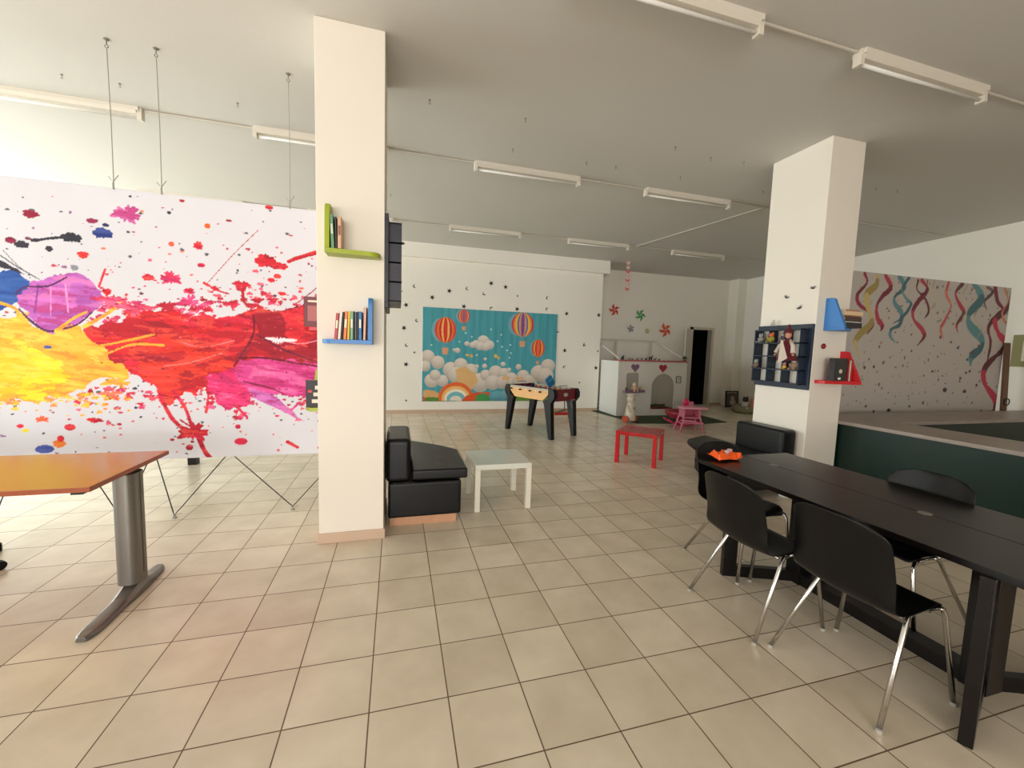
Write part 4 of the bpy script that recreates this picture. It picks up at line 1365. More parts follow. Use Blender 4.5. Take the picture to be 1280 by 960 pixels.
for sy in (-1, 1):
    g = G()
    g.box(-0.06, sy * 0.46 - 0.05, 0, 0.06, sy * 0.46 + 0.05, TZ - 0.03)
    g.make('centre_post', BLACKW, t, bevel=0.003)
    for sx in (-1, 1):
        a = Vector((0, sy * 0.46, 0))
        b = Vector((sx * 0.478, sy * 0.645, 0))
        d = (b - a)
        L = d.length
        mm = Matrix.Translation(a) @ Matrix.Rotation(math.atan2(d.y, d.x), 4, 'Z')
        G().box(L - 0.09, -0.022, 0, L, 0.022, TZ - 0.03, mm).make('leg', BLACKW, t, bevel=0.003)
        G().box(0.0, -0.02, 0, L - 0.09, 0.02, 0.075, mm).make('foot_rail', BLACKW, t)
        G().box(0.0, -0.02, TZ - 0.10, L - 0.09, 0.02, TZ - 0.03, mm).make('upper_rail', BLACKW, t)


# ------------------------------------------------------------------ shell chairs
def shell_mesh():
    prof = [(0.215, 0.425), (0.205, 0.443), (0.17, 0.45), (0.08, 0.442), (-0.02, 0.435), (-0.10, 0.435), (-0.155, 0.448), (-0.19, 0.485), (-0.208, 0.54), (-0.222, 0.60), (-0.238, 0.67), (-0.253, 0.735), (-0.267, 0.79), (-0.274, 0.822), (-0.280, 0.842), (-0.284, 0.850)]
    hw = [0.165, 0.195, 0.21, 0.217, 0.222, 0.225, 0.226, 0.226, 0.225, 0.223, 0.221, 0.218, 0.214, 0.207, 0.194, 0.160]
    g = G()
    Mx = 12
    rows = []
    for i, ((x, z), wv) in enumerate(zip(prof, hw)):
        row = []
        back = max(0, min(1, (z - 0.455) / 0.12)) if x < -0.12 else 0
        for j in range(Mx + 1):
            u = -1 + 2 * j / Mx
            row.append(g.b.verts.new((x + back * 0.045 * u * u, u * wv, z + (1 - back) * (0.022 * u * u if x < 0.19 else -0.01 * u * u) - (0.03 * u ** 4 if i >= 13 else 0))))
        rows.append(row)
    for a, b in zip(rows, rows[1:]):
        for j in range(Mx):
            g.b.faces.new((a[j], a[j + 1], b[j + 1], b[j]))
    return g


def make_chair(label, loc, rot):
    t = thing('shell_chair', label, 'chair', loc, rot, 'black shell chairs around the black table')
    shell_mesh().make('seat_shell', BLACKP, t, smooth=True, solid=0.007, sub=1)
    fr = G()
    for s in (-1, 1):
        fr.tube([(0.0, s * 0.178, 0.430), (0.18, s * 0.19, 0.433)], 0.009, 10)
    fr.tube([(-0.04, -0.18, 0.42), (-0.04, 0.18, 0.42)], 0.008, 8).tube([(0.13, -0.19, 0.424), (0.13, 0.19, 0.424)], 0.008, 8)
    fr.make('seat_frame', CHROME, t, smooth=True)
    for s in (-1, 1):
        G().tube([(0.03, s * 0.180, 0.430), (-0.005, s * 0.184, 0.422), (-0.025, s * 0.188, 0.395), (-0.24, s * 0.25, 0.012)], 0.0105, 12).make('leg', CHROME, t, smooth=True)
        G().tube([(0.18, s * 0.19, 0.433), (0.208, s * 0.194, 0.424), (0.222, s * 0.198, 0.395), (0.245, s * 0.25, 0.012)], 0.0105, 12).make('leg', CHROME, t, smooth=True)
        for x, y in ((-0.2435, s * 0.252), (0.2465, s * 0.2515)):
            G().lathe([(0.012, 0), (0.013, 0.014)], (x, y, 0), 12).make('foot_cap', mat('clear_grey_cap', (170, 165, 155), 0.4), t)
    return t


ch = make_chair('black shell chair at the far left side of the black table, nearest the orange wrapper', (2.195, -1.125, 0), 0)
dup(ch, (2.275, -1.655, 0), math.radians(1.5), 'black shell chair nearest the camera on the left side of the black table')
dup(ch, (2.56, -0.62, 0), math.radians(-86), 'black shell chair tucked under the far end of the black table')
dup(ch, (3.06, -1.33, 0), math.radians(181), 'black shell chair on the far side of the table, before the green counter')

# orange wrapper and cups
t = thing('orange_wrapper', 'crumpled bright orange plastic wrapper on the far end of the black table', 'wrapper', (2.54, -0.475, TZ))
g = G()
r = random.Random(9)
n = 10
rows = []
for i in range(n + 1):
    row = []
    for j in range(7):
        u, v = i / n, j / 6
        row.append(g.b.verts.new((-0.115 + 0.23 * u + r.uniform(-.008, .008) * (j % 2), -0.06 + 0.12 * v * (1 - .25 * u) + r.uniform(-.008, .008), 0.004 + (0.02 + 0.028 * abs(math.sin(5 * u + 2 * v)) + r.uniform(0, .014)) * (0.25 if j in (0, 6) or i in (0, n) else 1) + 0.02 * (1 - u) * v)))
    rows.append(row)
for a, b in zip(rows, rows[1:]):
    for j in range(6):
        g.b.faces.new((a[j], a[j + 1], b[j + 1], b[j]))
g.make('sheet', mat('orange_plastic', (244, 92, 12), 0.35), t, solid=0.002)
for x, y in ((0.0, -0.03), (0.055, 0.0)):
    o = G().lathe([(0.012, 0.0), (0.019, 0.03), (0.020, 0.032), (0.017, 0.031), (0.011, 0.004)], (0, 0, 0), 14).make('plastic_cup', mat('pale_plastic', (220, 190, 190), 0.3), loc=(2.525 + x, -0.475 + y, TZ + 0.045), smooth=True)
    tag(o, 'small pale plastic cup on the orange wrapper, ' + ('left one' if x == 0 else 'right one'), 'cup', 'pale cups on the wrapper')


# ------------------------------------------------------------------ sofas
def sofa(label, loc, mirror, foot):
    t = thing('corner_sofa', label, 'sofa', loc)
    s = -1 if mirror else 1
    def bx(g, x0, y0, z0, x1, y1, z1):
        a, b = sorted((s * x0, s * x1))
        return g.box(a, y0, z0, b, y1, z1)
    z0 = 0.10 if mirror else 0.065
    base = [(0.02, 0), (0.68, 0), (0.68, 0.66), (0.58, 0.86), (0.02, 1.08)] if mirror else [(0.02, 0), (0.64, 0), (0.64, 0.70), (0.50, 0.88), (0.02, 1.12)]
    G().prism([(s * x, y) for x, y in base], z0, 0.372, 'z').make('base', LEATHER, t, bevel=0.022, seg=4)
    bx(G(), 0.0, 0.0, 0.378, 0.205, 0.64, 0.75).make('backrest', LEATHER, t, bevel=0.04, seg=5)
    cush = [(0.215, 0.01), (0.80, 0.0), (0.80, 0.60), (0.65, 0.94), (0.215, 1.12)] if mirror else [(0.215, 0.01), (0.695, 0.0), (0.70, 0.70), (0.545, 0.90), (0.245, 1.17), (0.215, 1.15)]
    G().prism([(s * x, y) for x, y in cush], 0.385, 0.475, 'z').make('seat_cushion', LEATHER, t, bevel=0.042 if mirror else 0.028, seg=4)
    return t


t = sofa('black leather corner seat on a bare wooden plinth, right behind the left column', (0.018, 0.497, 0), False, 'wood')
G().box(0.035, 0.01, 0, 0.60, 0.04, 0.068).box(0.035, 0.04, 0, 0.065, 1.0, 0.068).box(0.57, 0.04, 0, 0.60, 0.68, 0.068).make('plinth', WOODP, t)
g = G()
for k in range(9):
    g.sph((0.07 + 0.02 * k, -0.002, 0.375), 0.004, 6)
g.make('staples', CHROME, t)
t = sofa('black leather corner seat with a short white foot, in front of the right column', (4.30, 0.37, 0), True, 'white')
for x, y in ((-0.63, 0.03), (-0.63, 0.60), (-0.06, 0.03), (-0.06, 0.96)):
    G().box(x - 0.035, y - 0.02, 0, x + 0.035, y + 0.05, 0.10).make('foot', WHITE, t)


# ------------------------------------------------------------------ small square tables
def lack(label, loc, rz, m, mt, color_group):
    t = thing('side_table', label, 'table', loc, rz)
    s = 0.275
    G().box(-s, -s, 0.40, s, s, 0.45).make('table_top', mt, t, bevel=0.003)
    for x in (-1, 1):
        for y in (-1, 1):
            G().box(min(x * s, x * (s - .05)) + .0, min(y * s, y * (s - .05)), 0, max(x * s, x * (s - .05)), max(y * s, y * (s - .05)), 0.40).make('leg', m, t, bevel=0.002)
    return t


CREAM = mat('white_laminate', (228, 222, 206), 0.3)
CTOP = mat('white_laminate_top', (220, 220, 208), 0.16)
t = lack('white square side table beside the black corner seat', (1.085, 0.925, 0), 0, CREAM, CTOP, 'w')
t = lack('red square side table in the middle of the floor', (3.43, 1.99, 0), math.radians(-46), mat('red_laminate', (198, 20, 32), 0.3), mat('red_laminate_top', (180, 30, 34), 0.22, var=0.05), 'r')
G().prism([(-0.2, -0.25), (0.02, -0.26), (0.26, -0.02), (0.1, 0.16), (-0.05, 0.0)], 0.4502, 0.4506, 'z').make('brown_patch', mat('patch_brown', (158, 74, 58), 0.35, var=.2, scale=12), t)  # flat brownish area over part of the red table top

# ------------------------------------------------------------------ desk
ORG = mat('cherry_laminate', (188, 130, 88), 0.18, var=0.07, scale=3)
EDG = mat('desk_edge_band', (150, 72, 40), 0.35, var=0.05)
t = thing('height_adjustable_desk', 'orange cherry wood desk with a grey metal column leg, at the left edge', 'desk', (-2.20, -0.21, 0))
G().box(-0.80, -0.36, 0.775, 0.86, 0.36, 0.80).make('desk_top', ORG, t, bevel=0.002)
G().box(-0.802, -0.362, 0.7752, 0.862, -0.3605, 0.7985).box(0.8605, -0.36, 0.7752, 0.862, 0.362, 0.7985).make('edge_band', EDG, t)
for x in (-0.6, 0.772):
    sh = rrect(x - 0.058, 0.03, x + 0.058, 0.17, 0.045)
    lg = G().prism(sh, 0.07, 0.74, 'z').make('leg_column', GREYM, t, bevel=0.003)
    G().box(x - 0.0595, 0.095, 0.12, x + 0.0595, 0.105, 0.738).make('groove', mat('dark_groove', (70, 68, 64), 0.5), lg)
    # tapering foot with rounded toes
    g = G()
    ys = np.concatenate([[-0.355, -0.35, -0.335], np.linspace(-0.30, 0.30, 15), [0.345, 0.36, 0.365]])
    rings = []
    for y in ys:
        e = min(1, (1 - abs((y - 0.005) / 0.366) ** 10)) ** 0.5 if abs(y - 0.005) < 0.366 else 0
        wv = (0.047 + 0.010 * math.exp(-((y - 0.10) / 0.12) ** 2)) * max(e, 0.45)
        hh = 0.028 + 0.045 * math.exp(-((y - 0.10) / 0.10) ** 2)
        rings.append([g.b.verts.new((x + 0.012 + px * wv, y, pz)) for px, pz in ((-1, 0.004), (-1, hh * .6), (-.6, hh), (.6, hh), (1, hh * .6), (1, 0.004))])
    for a, b in zip(rings, rings[1:]):
        for k in range(6):
            g.b.faces.new((a[k], a[(k + 1) % 6], b[(k + 1) % 6], b[k]))
    g.b.faces.new(rings[0])
    g.b.faces.new(rings[-1][::-1])
    g.make('foot', GREYM, t, smooth=True, bevel=0.002)
    G().box(x - 0.025, -0.3, 0.745, x + 0.025, 0.32, 0.775).make('bracket', BLK, t)
G().box(-0.6, 0.07, 0.70, 0.72, 0.12, 0.755).make('crossbar', BLK, t)

# office chair, mostly out of view
t = thing('office_chair', 'black office chair behind the desk, only a castor shows at the left edge', 'chair', (-2.69, 0.34, 0))
for k in range(5):
    a = k * 2 * PI / 5 + 0.02
    G().tube([(0, 0, 0.11), (0.30 * math.cos(a), 0.30 * math.sin(a), 0.075)], 0.022, 8, r1=0.014).make('leg', BLACKP, t)
    g = G()
    for s in (-1, 1):
        mm = Matrix.Rotation(a + 0.9, 4, 'Z') @ Matrix.Rotation(PI / 2, 4, 'X')
        off = Vector((0.31 * math.cos(a), 0.31 * math.sin(a), 0.03)) + Matrix.Rotation(a + 0.9, 3, 'Z') @ Vector((0, s * 0.014, 0))
        g.lathe([(0.022, -0.009), (0.030, -0.006), (0.030, 0.006), (0.022, 0.009)], off, 16, mm)
    g.make('castor', BLACKP, t)
G().tube([(0, 0, 0.10), (0, 0, 0.44)], 0.025, 12).make('gas_lift', GREYM, t)
G().box(-0.25, -0.24, 0.43, 0.22, 0.24, 0.51).make('seat', LEATHER, t, bevel=0.03)
G().box(-0.31, -0.22, 0.55, -0.24, 0.22, 1.0).make('backrest', LEATHER, t, bevel=0.03)
G().tube([(-0.1, 0, 0.43), (-0.30, 0, 0.42), (-0.32, 0, 0.6)], 0.018, 8).make('back_bracket', BLACKP, t)

# pedestal seen under the splatter banner
t = thing('pedestal_table', 'black square foot of a table standing behind the splatter banner', 'table', (-2.30, 2.80, 0))
G().box(-0.045, -0.05, 0, 0.045, 0.05, 0.60).make('post', BLACKW, t, bevel=0.004)
G().box(-0.35, -0.35, 0.60, 0.35, 0.35, 0.64).make('table_top', BLACKW, t, bevel=0.004)

# ------------------------------------------------------------------ green counter
MAR = marble_material()
t = thing('bar_counter', 'dark green L-shaped counter with a grey stone-look top, right of the column', 'counter', (4.79, 0.1, 0))
G().box(0.02, -4.5, 0, 0.60, 0.55, 0.825).make('front_panel', GREENC, t)
G().box(0.60, 0.03, 0, 4.2, 0.55, 0.825).make('inner_panel', GREENC, t)
G().prism([(-0.012, -4.52), (0.625, -4.52), (0.625, 0.005), (4.25, 0.005), (4.25, 0.62), (-0.012, 0.62)], 0.825, 0.862, 'z').make('counter_top', MAR, t, bevel=0.004)
# post and picture by the right wall
t = thing('wooden_post', 'weathered brown wooden post at the right end of the streamer banner', 'post', (9.20, 0.985, 0.0))
G().prism([(0.03, 0), (0.16, 0), (-0.06, 1.86), (-0.17, 1.86)], 0.0, 0.03, 'y').make('plank', mat('brown_wood', (112, 82, 62), 0.6, var=.25, scale=14), t, bevel=0.004)
G().tube([(0.0 + 0.065 * math.cos(a), -0.012, 0.95 + 0.055 * math.sin(a)) for a in np.linspace(0, 2 * PI, 17)], 0.008, 6).make('iron_ring', BLK, t)
t = thing('picture_frame', 'olive green framed dark picture at the right edge of the view', 'picture', (XW(0.78) - 0.004, 0.73, 1.50), math.radians(-4.86))
o = plate('frame', [(-0.40, 0), (0.40, 0), (0.40, 0.50), (-0.40, 0.50)], [[(-0.29, 0.09), (0.29, 0.09), (0.29, 0.41), (-0.29, 0.41)]], 0.03, mat('olive_frame', (142, 138, 92), 0.6), t, axis='x', off=-0.03)
G().box(-0.012, -0.31, 0.07, -0.008, 0.31, 0.43).make('picture', mat('dark_print', (52, 44, 44), 0.4, var=.3, scale=9), t)
plate('mount', [(-0.292, 0.088), (0.292, 0.088), (0.292, 0.412), (-0.292, 0.412)], [[(-0.26, 0.12), (0.26, 0.12), (0.26, 0.38), (-0.26, 0.38)]], 0.003, PAPER, t, axis='x', off=-0.018)

# ------------------------------------------------------------------ foosball table
TAN = mat('tan_panel', (216, 166, 104), 0.45, var=0.04)
MAR2 = mat('maroon_panel', (104, 16, 26), 0.35)
t = thing('foosball_table', 'foosball table with tan sides, maroon ends and slanted black legs', 'game table', (2.68, 4.10, 0), math.radians(116))
GL, GW = 0.50, 0.33
for s in (-1, 1):
    y0, y1 = sorted((s * GW, s * (GW - 0.025)))
    G().prism([(-GL, 0.845), (-GL, 0.78), (-0.36, 0.655), (0.36, 0.655), (GL, 0.78), (GL, 0.845)], y0, y1, 'y').make('side_panel', TAN, t)
    y0, y1 = sorted((s * (GW + 0.002), s * (GW - 0.03)))
    G().box(-GL, y0, 0.825, GL, y1, 0.862).make('side_rail', mat('grey_rail', (168, 160, 140), 0.4), t)
    x0, x1 = sorted((s * 0.60, s * 0.57))
    ep = G().prism([(-GW + .03, 0.86), (-GW + .03, 0.70), (-GW + .10, 0.655), (GW - .10, 0.655), (GW - .03, 0.70), (GW - .03, 0.86)], x0, x1, 'x').make('end_panel', MAR2, t)
    G().lathe([(0.055, 0), (0.06, 0.008), (0.04, 0.014)], (s * 0.585 + s * .012, 0.0, 0.765), 18, Matrix.Rotation(s * PI / 2, 4, 'Y') @ Matrix.Diagonal((.6, 1, 1, 1))).make('oval_badge', mat('silver_badge', (170, 160, 150), 0.35), ep, smooth=True)
    for q in (-1, 1):
        y0, y1 = sorted((q * (GW + .012), q * (GW - 0.075)))
        G().prism([(s * 0.49, 0.865), (s * 0.605, 0.865), (s * 0.64, 0.80), (s * 0.64, 0.72), (s * 0.56, 0.62), (s * 0.605, 0.0), (s * 0.535, 0.0), (s * 0.40, 0.60), (s * 0.37, 0.645), (s * 0.49, 0.70)], y0, y1, 'y').make('leg', BLACKP, t, bevel=0.006)
G().box(-0.57, -0.30, 0.70, 0.57, 0.30, 0.72).make('playing_field', mat('field_green', (40, 110, 66), 0.5), t)
RC = [mat('player_red', (190, 30, 36), 0.4), mat('player_blue', (40, 60, 140), 0.4)]
for k in range(8):
    x = -0.44 + 0.88 * k / 7
    side = 1 if k % 2 else -1
    rod = G().tube([(x, -GW - 0.02, 0.80), (x, GW + 0.02, 0.80)], 0.006, 8).make('rod', CHROME, t, smooth=True)
    G().tube([(x, side * (GW + 0.012), 0.80), (x, side * (GW + 0.05), 0.80)], 0.015, 10).make('handle', BLACKP, rod)
    g = G()
    for j in range(3):
        y = -0.18 + 0.18 * j
        g.box(x - 0.012, y - 0.014, 0.765, x + 0.012, y + 0.014, 0.825).sph((x, y, 0.84), 0.013, 8).box(x - 0.02, y - 0.01, 0.728, x + 0.02, y + 0.01, 0.765)
    g.make('players', RC[k % 2], rod)
for s in (-1, 1):
    G().tube([(s * 0.53, -0.10, 0.86), (s * 0.53, -0.10, 0.915), (s * 0.53, 0.10, 0.915), (s * 0.53, 0.10, 0.86)], 0.006, 6).make('score_bar', GREYM, t)
G().tube([(-0.56, -0.02, 0.66), (-0.57, -0.02, 0.50), (-0.57, 0.24, 0.46)], 0.012, 8).tube([(-0.56, -0.20, 0.66), (-0.57, -0.22, 0.52)], 0.02, 8).tube([(-0.57, -0.22, 0.50), (-0.57, 0.24, 0.46)], 0.01, 8).make('ball_return', GREYM, t)
for y in (-0.17, -0.23):
    G().sph((-0.59, y, 0.665), 0.014, 10).make('ball', WHITE, t, smooth=True)
t = thing('blue_box', 'blue cardboard box tilted on the far edge of the foosball table', 'box', (2.93, 4.21, 0.868), 0.45)
G().box(-0.075, -0.02, 0.0, 0.075, 0.02, 0.19, Matrix.Rotation(-0.65, 4, 'Y')).make('carton', mat('blue_card', (28, 104, 156), 0.5, var=.1), t)
G().box(-0.05, -0.0215, 0.10, 0.06, -0.02, 0.15, Matrix.Rotation(-0.65, 4, 'Y')).make('band', mat('teal_print', (48, 150, 170), 0.5), t)
t = thing('toy_bench', 'small toy bench with red seat and yellow ends, on the floor behind the foosball table', 'toy', (3.70, 5.52, 0))
G().box(-0.19, -0.06, 0.075, 0.19, 0.06, 0.14).make('seat', mat('toy_red', (196, 40, 34), 0.4), t, bevel=0.006)
for s in (-1, 1):
    G().prism([(-0.09, 0), (0.09, 0), (0.06, 0.20), (-0.06, 0.20)], *sorted((s * 0.19, s * 0.225)), 'x').make('end_board', mat('toy_yellow', (226, 172, 30), 0.4), t, bevel=0.006)

# ------------------------------------------------------------------ playhouse
HW = mat('playhouse_white', (206, 200, 188), 0.55)
HP = mat('dusty_pink', (172, 84, 84), 0.5)
PUR = mat('dusty_purple', (122, 88, 112), 0.5)
hx, hy = 5.15, 5.60
t = thing('playhouse', 'white wooden playhouse with hearts, an arched doorway and an open roof frame', 'playhouse', (hx, hy, 0))
win = rrect(0.22, 0.60, 0.56, 1.035, 0.05)
arch = [(0.92, 0.15), (1.57, 0.15), (1.57, 0.68)] + [(1.245 + 0.325 * math.cos(a), 0.68 + 0.345 * math.sin(a)) for a in np.linspace(0, PI, 13)][1:-1] + [(0.92, 0.68)]
plate('front_panel', [(0, 0), (1.90, 0), (1.90, 1.31), (0, 1.31)], [win, arch], 0.03, HW, t)
G().box(-0.0, 0.03, 0, 0.03, 0.88, 1.31).make('side_panel', mat('playhouse_side', (222, 222, 214), 0.45), t)
G().box(1.87, 0.03, 0, 1.90, 1.35, 1.31).make('side_panel', HW, t)
G().box(0.03, 0.03, 0.10, 1.87, 1.35, 0.12).make('floor_board', HW, t)
G().box(0.0, -0.03, 1.31, 1.90, 0.20, 1.345).make('pink_ledge', HP, t, bevel=0.003)
G().box(0.13, -0.13, 0.575, 0.66, 0.0, 0.605).prism([(-0.13, 0.605), (-0.13, 0.64), (-0.11, 0.64), (-0.11, 0.605)], 0.13, 0.66, 'x').make('window_sill', PUR, t, bevel=0.004)


def heart(s):
    pts = []
    for k in range(28):
        a = 2 * PI * k / 28
        pts.append((s * 16 * math.sin(a) ** 3 / 16, s * (13 * math.cos(a) - 5 * math.cos(2 * a) - 2 * math.cos(3 * a) - math.cos(4 * a)) / 16))
    return pts


G().prism(heart(0.11), -0.012, 0, 'y').make('heart', PUR, t, loc=(0.435, 0, 1.165))
G().prism(heart(0.11), -0.012, 0, 'y').make('heart', mat('heart_red', (150, 30, 50), 0.5), t, loc=(1.205, 0, 1.165))
sg = plate('number_plaque', rrect(1.60, 0.80, 1.74, 0.97, 0.01), [rrect(1.615, 0.815, 1.725, 0.955, 0.005)], 0.012, mat('plaque_brown', (74, 52, 46), 0.5), t, off=-0.014)
G().box(1.615, -0.006, 0.815, 1.725, -0.001, 0.955).make('plaque_face', HW, sg)
G().tube([(1.65, -0.008, 0.92), (1.69, -0.008, 0.92), (1.69, -0.008, 0.885), (1.67, -0.008, 0.88), (1.67, -0.008, 0.85)], 0.005, 6).make('plaque_mark', mat('plaque_brown', (74, 52, 46), 0.5), sg)
# open roof frame: two slanted bars and the ridge
G().tube([(0.02, 0.02, 1.36), (0.02, 1.30, 1.84)], 0.018, 8).make('roof_bar', HW, t)
G().tube([(1.88, 0.02, 1.36), (1.88, 1.30, 1.84)], 0.018, 8).make('roof_bar', HW, t)
G().box(0.0, 1.29, 1.825, 1.90, 1.32, 1.86).make('ridge_bar', HW, t)
for x in (0.62, 1.70):
    G().box(x, 1.30, 0.12, x + 0.06, 1.33, 1.83).make('post', HW, t)
G().box(0.9, 0.06, 0.12, 1.6, 0.7, 0.175).make('mat', mat('dark_red_mat', (110, 30, 34), 0.9), t, bevel=0.01)
# things in and on the playhouse
t = plush('plush_dog', (hx + 0.40, hy - 0.07, 0.607), 0.20, (190, 160, 130), (206, 180, 150), 'tan plush dog sitting on the playhouse window sill')
plush('plush_puppy', (hx + 0.555, hy - 0.07, 0.607), 0.12, (176, 140, 116), (190, 158, 130), 'smaller tan plush puppy at the right end of the playhouse window sill')
t = thing('black_bottle', 'small black bottle at the left end of the playhouse window sill', 'bottle', (hx + 0.20, hy - 0.06, 0.606))
G().lathe([(0.022, 0), (0.024, 0.02), (0.024, 0.07), (0.01, 0.085), (0.01, 0.10)], (0, 0, 0), 12).make('body', BLACKP, t, smooth=True)
G().lathe([(0.012, 0.10), (0.012, 0.12)], (0, 0, 0), 12).make('cap', REDP, t)
t = thing('folded_blanket', 'green and cream folded blanket inside the playhouse doorway', 'blanket', (hx + 1.34, hy + 0.30, 0.176))
G().sph((0, 0, 0.02), (0.20, 0.15, 0.04)).sph((0.05, 0.0, 0.065), (0.16, 0.12, 0.03)).make('cloth', mat('olive_cloth', (88, 84, 58), 0.9, var=.4, scale=18), t, smooth=True)
G().sph((0.02, -0.02, 0.10), (0.14, 0.10, 0.014)).make('cream_fold', CRM, t, smooth=True)
FIG = [mat('figure_brown', (66, 48, 40), 0.6), mat('figure_grey', (104, 96, 88), 0.6), mat('figure_black', (30, 28, 30), 0.6)]
r = random.Random(2)
for k, (x, s, lb) in enumerate([(0.10, 0.12, 'black toy animal at the left end of the pink playhouse ledge'), (0.28, 0.06, 'little dark toy animal, second from the left on the ledge'), (0.36, 0.05, 'tiny brown toy animal on the ledge over the purple heart'), (0.50, 0.06, 'small grey toy animal just right of the purple heart'), (0.62, 0.07, 'small dark toy animal left of the middle of the ledge'), (0.74, 0.08, 'brown toy animal in the middle of the ledge'), (0.86, 0.13, 'tallest toy animal on the playhouse ledge'), (0.98, 0.08, 'grey toy animal, right of the tallest one'), (1.10, 0.06, 'small dark toy animal, rightmost of the row on the ledge')]):
    t = thing('toy_animal', lb, 'toy animal', (hx + x, hy + 0.03, 1.345), r.uniform(-.6, .6), 'toy animals on the playhouse ledge')
    m = FIG[k % 3] if k else FIG[2]
    g = G().sph((0, 0, s * .55), (s * .42, s * .2, s * .22))
    for a in (-1, 1):
        for b in (-1, 1):
            g.tube([(a * s * .28, b * s * .1, 0), (a * s * .26, b * s * .08, s * .5)], s * .07, 6)
    g.make('body', m, t, smooth=True)
    G().tube([(s * .3, 0, s * .6), (s * .45, 0, s * .85)], s * .1, 6).sph((s * .5, 0, s * .9), (s * .17, s * .1, s * .11)).make('head', m, t, smooth=True)
t = thing('potted_plant', 'small dark green plant on the right end of the playhouse ledge', 'plant', (hx + 1.84, hy + 0.03, 1.345))
G().lathe([(0.035, 0), (0.045, 0.05), (0.04, 0.05)], (0, 0, 0), 12).make('pot', mat('pot_brown', (90, 60, 46), 0.7), t)
g = G()
for k in range(26):
    a, e, L = r.uniform(0, 2 * PI), r.uniform(-0.3, 1.3), r.uniform(.06, .12)
    d = Vector((math.cos(a) * math.cos(e), math.sin(a) * math.cos(e), math.sin(e)))
    p = Vector((0, 0, 0.06))
    sd = d.cross(Vector((0, 0, 1))).normalized() * 0.018
    up = Vector((0, 0, 0.008))
    g.faces([p, p + d * L * .6 + sd, p + d * L, p + d * L * .6 - sd, p + d * L * .55 + up], [(0, 1, 4), (1, 2, 4), (2, 3, 4), (3, 0, 4), (0, 3, 2, 1)])
g.make('leaves', mat('leaf_green', (34, 56, 30), 0.6), t)

# turf mat
o = G().prism([(4.93, 6.45), (5.14, 4.69), (6.7, 4.47), (7.42, 4.60), (7.5, 5.62), (7.3, 6.6), (5.0, 6.47)], 0, 0.012, 'z').make('turf_mat', carpet_material(), loc=(0, 0, 0.0))
tag(o, 'dark green turf mat under the front of the playhouse', 'mat')
for n_ in ('playhouse',):
    bpy.data.objects[n_].location.z = 0.012

# ------------------------------------------------------------------ toy robot
TW_ = mat('ivory_plastic', (214, 204, 184), 0.45)
t = thing('toy_robot', 'ivory toy robot with orange red wheels, in front of the playhouse window', 'toy', (4.99, 4.82, 0.012), math.radians(20))
G().lathe([(0.105, 0.04), (0.11, 0.07), (0.10, 0.20), (0.075, 0.36), (0.06, 0.40), (0.06, 0.44)], (0, 0, 0), 18).make('body', TW_, t, smooth=True)
hd = G().lathe([(0.05, 0.44), (0.075, 0.46), (0.08, 0.53), (0.06, 0.58), (0.09, 0.59), (0.10, 0.61), (0.03, 0.63)], (0, 0, 0), 18).make('head', TW_, t, smooth=True)
for s in (-1, 1):
    G().sph((s * 0.03, -0.075, 0.515), 0.011, 8).make('eye', GREYM, hd, smooth=True)
    G().tube([(s * 0.07, 0, 0.38), (s * 0.11, -0.03, 0.30), (s * 0.10, -0.08, 0.25)], 0.018, 8).make('arm', TW_, t, smooth=True)
    G().lathe([(0.05, -0.02), (0.075, -0.015), (0.075, 0.015), (0.05, 0.02)], (s * 0.135, 0, 0.0755), 20, Matrix.Rotation(PI / 2, 4, 'Y')).make('wheel', mat('wheel_orange', (190, 70, 40), 0.5), t, smooth=False)
G().tube([(-0.05, -0.09, 0.33), (0.0, -0.10, 0.315), (0.05, -0.09, 0.33)], 0.006, 6).make('chest_line', GREYM, t)

t.scale = (1.12, 1.12, 1.0)
t.location.x = 5.03
# ------------------------------------------------------------------ pink high chair and red rocker
t = thing('toy_high_chair', 'pink plastic toy high chair in front of the playhouse', 'high chair', (5.74, 3.81, 0), math.radians(-20))
for x in (-1, 1):
    for y in (-1, 1):
        G().tube([(x * 0.23, y * 0.19, 0.0), (x * 0.12, y * 0.11, 0.44)], 0.019, 8, r1=0.016).make('leg', PINK, t, smooth=True)
    G().tube([(x * 0.19, -0.15, 0.17), (x * 0.19, 0.15, 0.17)], 0.012, 8).make('brace', PINK, t)
G().box(-0.15, -0.14, 0.27, 0.15, 0.14, 0.30).make('seat', PINK, t, bevel=0.01)
G().box(-0.11, 0.12, 0.30, 0.11, 0.15, 0.58).make('backrest', PINK, t, bevel=0.012)
for s in (-1, 1):
    G().box(s * 0.15 - 0.015, -0.14, 0.30, s * 0.15 + 0.015, 0.14, 0.47).make('armrest', PINK, t, bevel=0.008)
G().prism(rrect(-0.27, -0.30, 0.27, 0.02, 0.1), 0.48, 0.505, 'z').make('tray', mat('pale_pink_plastic', (232, 158, 176), 0.35), t, bevel=0.006)
G().tube([(-0.19, -0.22, 0.2), (0.19, -0.22, 0.2)], 0.016, 8).tube([(-0.26, -0.24, 0.25), (0.0, -0.33, 0.25)], 0.014, 8).make('footrest', PINK, t)
t = thing('pink_cushion', 'small hot pink cushion on the toy high chair, above the tray', 'cushion', (5.68, 3.86, 0.506), 0.3)
G().sph((0, 0, 0.07), (0.085, 0.05, 0.075)).make('pad', HOT, t, smooth=True)
t = thing('toy_rocker', 'dark red toy rocker seat standing behind the pink high chair', 'toy', (5.95, 4.30, 0.0), math.radians(-15))
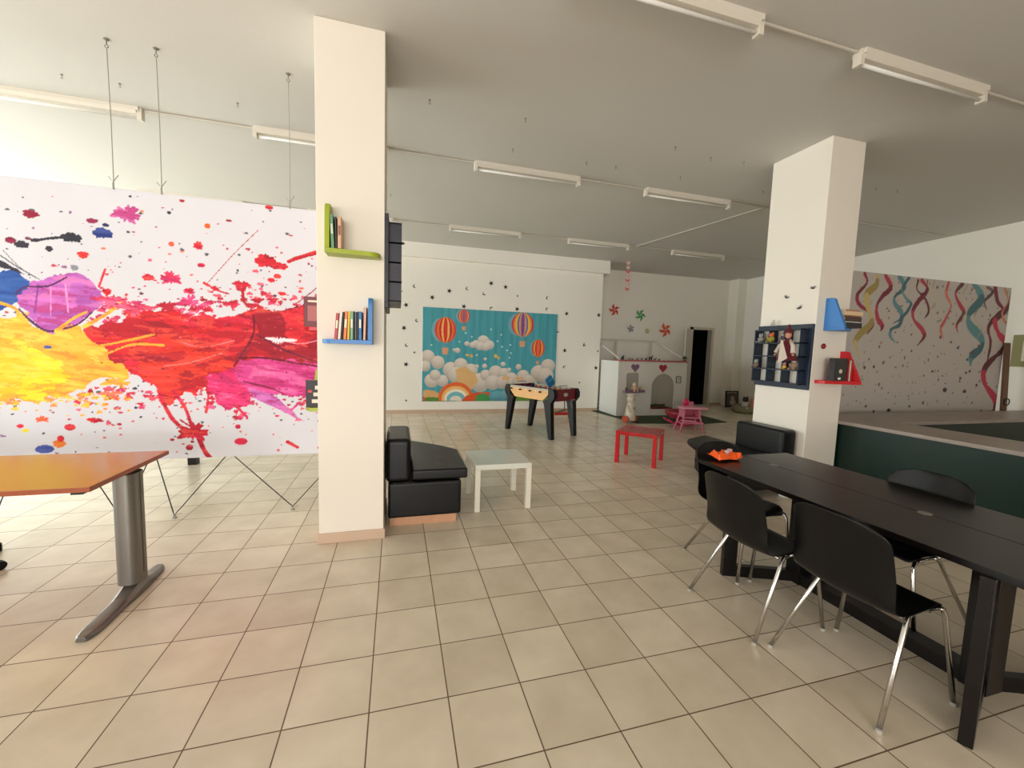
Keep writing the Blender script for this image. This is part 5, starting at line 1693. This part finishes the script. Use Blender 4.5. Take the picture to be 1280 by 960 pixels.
G().lathe([(0.05, 0.14), (0.25, 0.18), (0.34, 0.27), (0.35, 0.33), (0.31, 0.33), (0.24, 0.24), (0.05, 0.20)], (0, 0, 0), 22).make('bowl_seat', mat('dark_red_plastic', (150, 36, 52), 0.4), t, smooth=True)
for s in (-1, 1):
    G().tube([(x_, s * 0.14, 0.035 + 0.12 * (x_ / 0.34) ** 2) for x_ in np.linspace(-0.34, 0.34, 9)], 0.018, 8).make('rocker_runner', HOT, t, smooth=True)
    G().tube([(0, s * 0.14, 0.04), (0, s * 0.12, 0.18)], 0.02, 8).make('strut', HOT, t)

# ------------------------------------------------------------------ far right corner
t = thing('movie_panel', 'dark printed panel with a white title band, leaning by the far wall', 'poster board', (9.67, 6.80, 0), math.radians(-6))
mm = Matrix.Rotation(-0.06, 4, 'X')
pb = G().box(-0.215, -0.01, 0, 0.215, 0.01, 0.49, mm).make('board', mat('dark_brown_board', (36, 26, 26), 0.5), t)
G().box(-0.17, -0.0125, 0.05, 0.17, -0.010, 0.40, mm).make('grey_figure_area', mat('poster_grey', (84, 74, 70), 0.6, var=.7, scale=7), pb)
g = G()
for k, w_ in enumerate([.05, .03, .045, .03, .05, .03]):
    x = -0.15 + k * 0.055
    g.box(x, -0.0135, 0.405, x + w_ * .35, -0.010, 0.45, mm).box(x, -0.0135, 0.438, x + w_, -0.010, 0.45, mm)
g.make('title_letters', mat('title_white', (200, 190, 180), 0.6), pb)
G().sph((0.0, -0.012, 0.27), (0.06, 0.003, 0.08)).sph((0.02, -0.012, 0.16), (0.10, 0.003, 0.09)).make('pale_figure', mat('poster_pale', (160, 150, 140), 0.6, var=.4, scale=20), pb)
t = thing('toy_basket', 'round olive pouf basket on the floor behind the right column', 'basket', (9.33, 5.85, 0))
G().lathe([(0.36, 0.0), (0.42, 0.05), (0.43, 0.12), (0.38, 0.19), (0.30, 0.20), (0.28, 0.12), (0.02, 0.10)], (0, 0, 0), 26).make('rim', mat('olive_fabric', (126, 120, 88), 0.9, var=.15, scale=20), t, smooth=True)
for x, y, s, a, b, lb in ((-0.24, -0.10, 0.30, (196, 190, 178), (40, 38, 38), 'black and white plush panda in the olive basket'), (-0.06, -0.22, 0.27, (206, 120, 100), (214, 140, 120), 'salmon plush toy in the olive basket'), (0.10, 0.08, 0.30, (180, 160, 130), (190, 176, 150), 'beige plush toy at the back of the olive basket')):
    plush('plush_animal', (9.33 + x, 5.85 + y, 0.12), s, a, b, lb, group='plush toys in the olive basket')
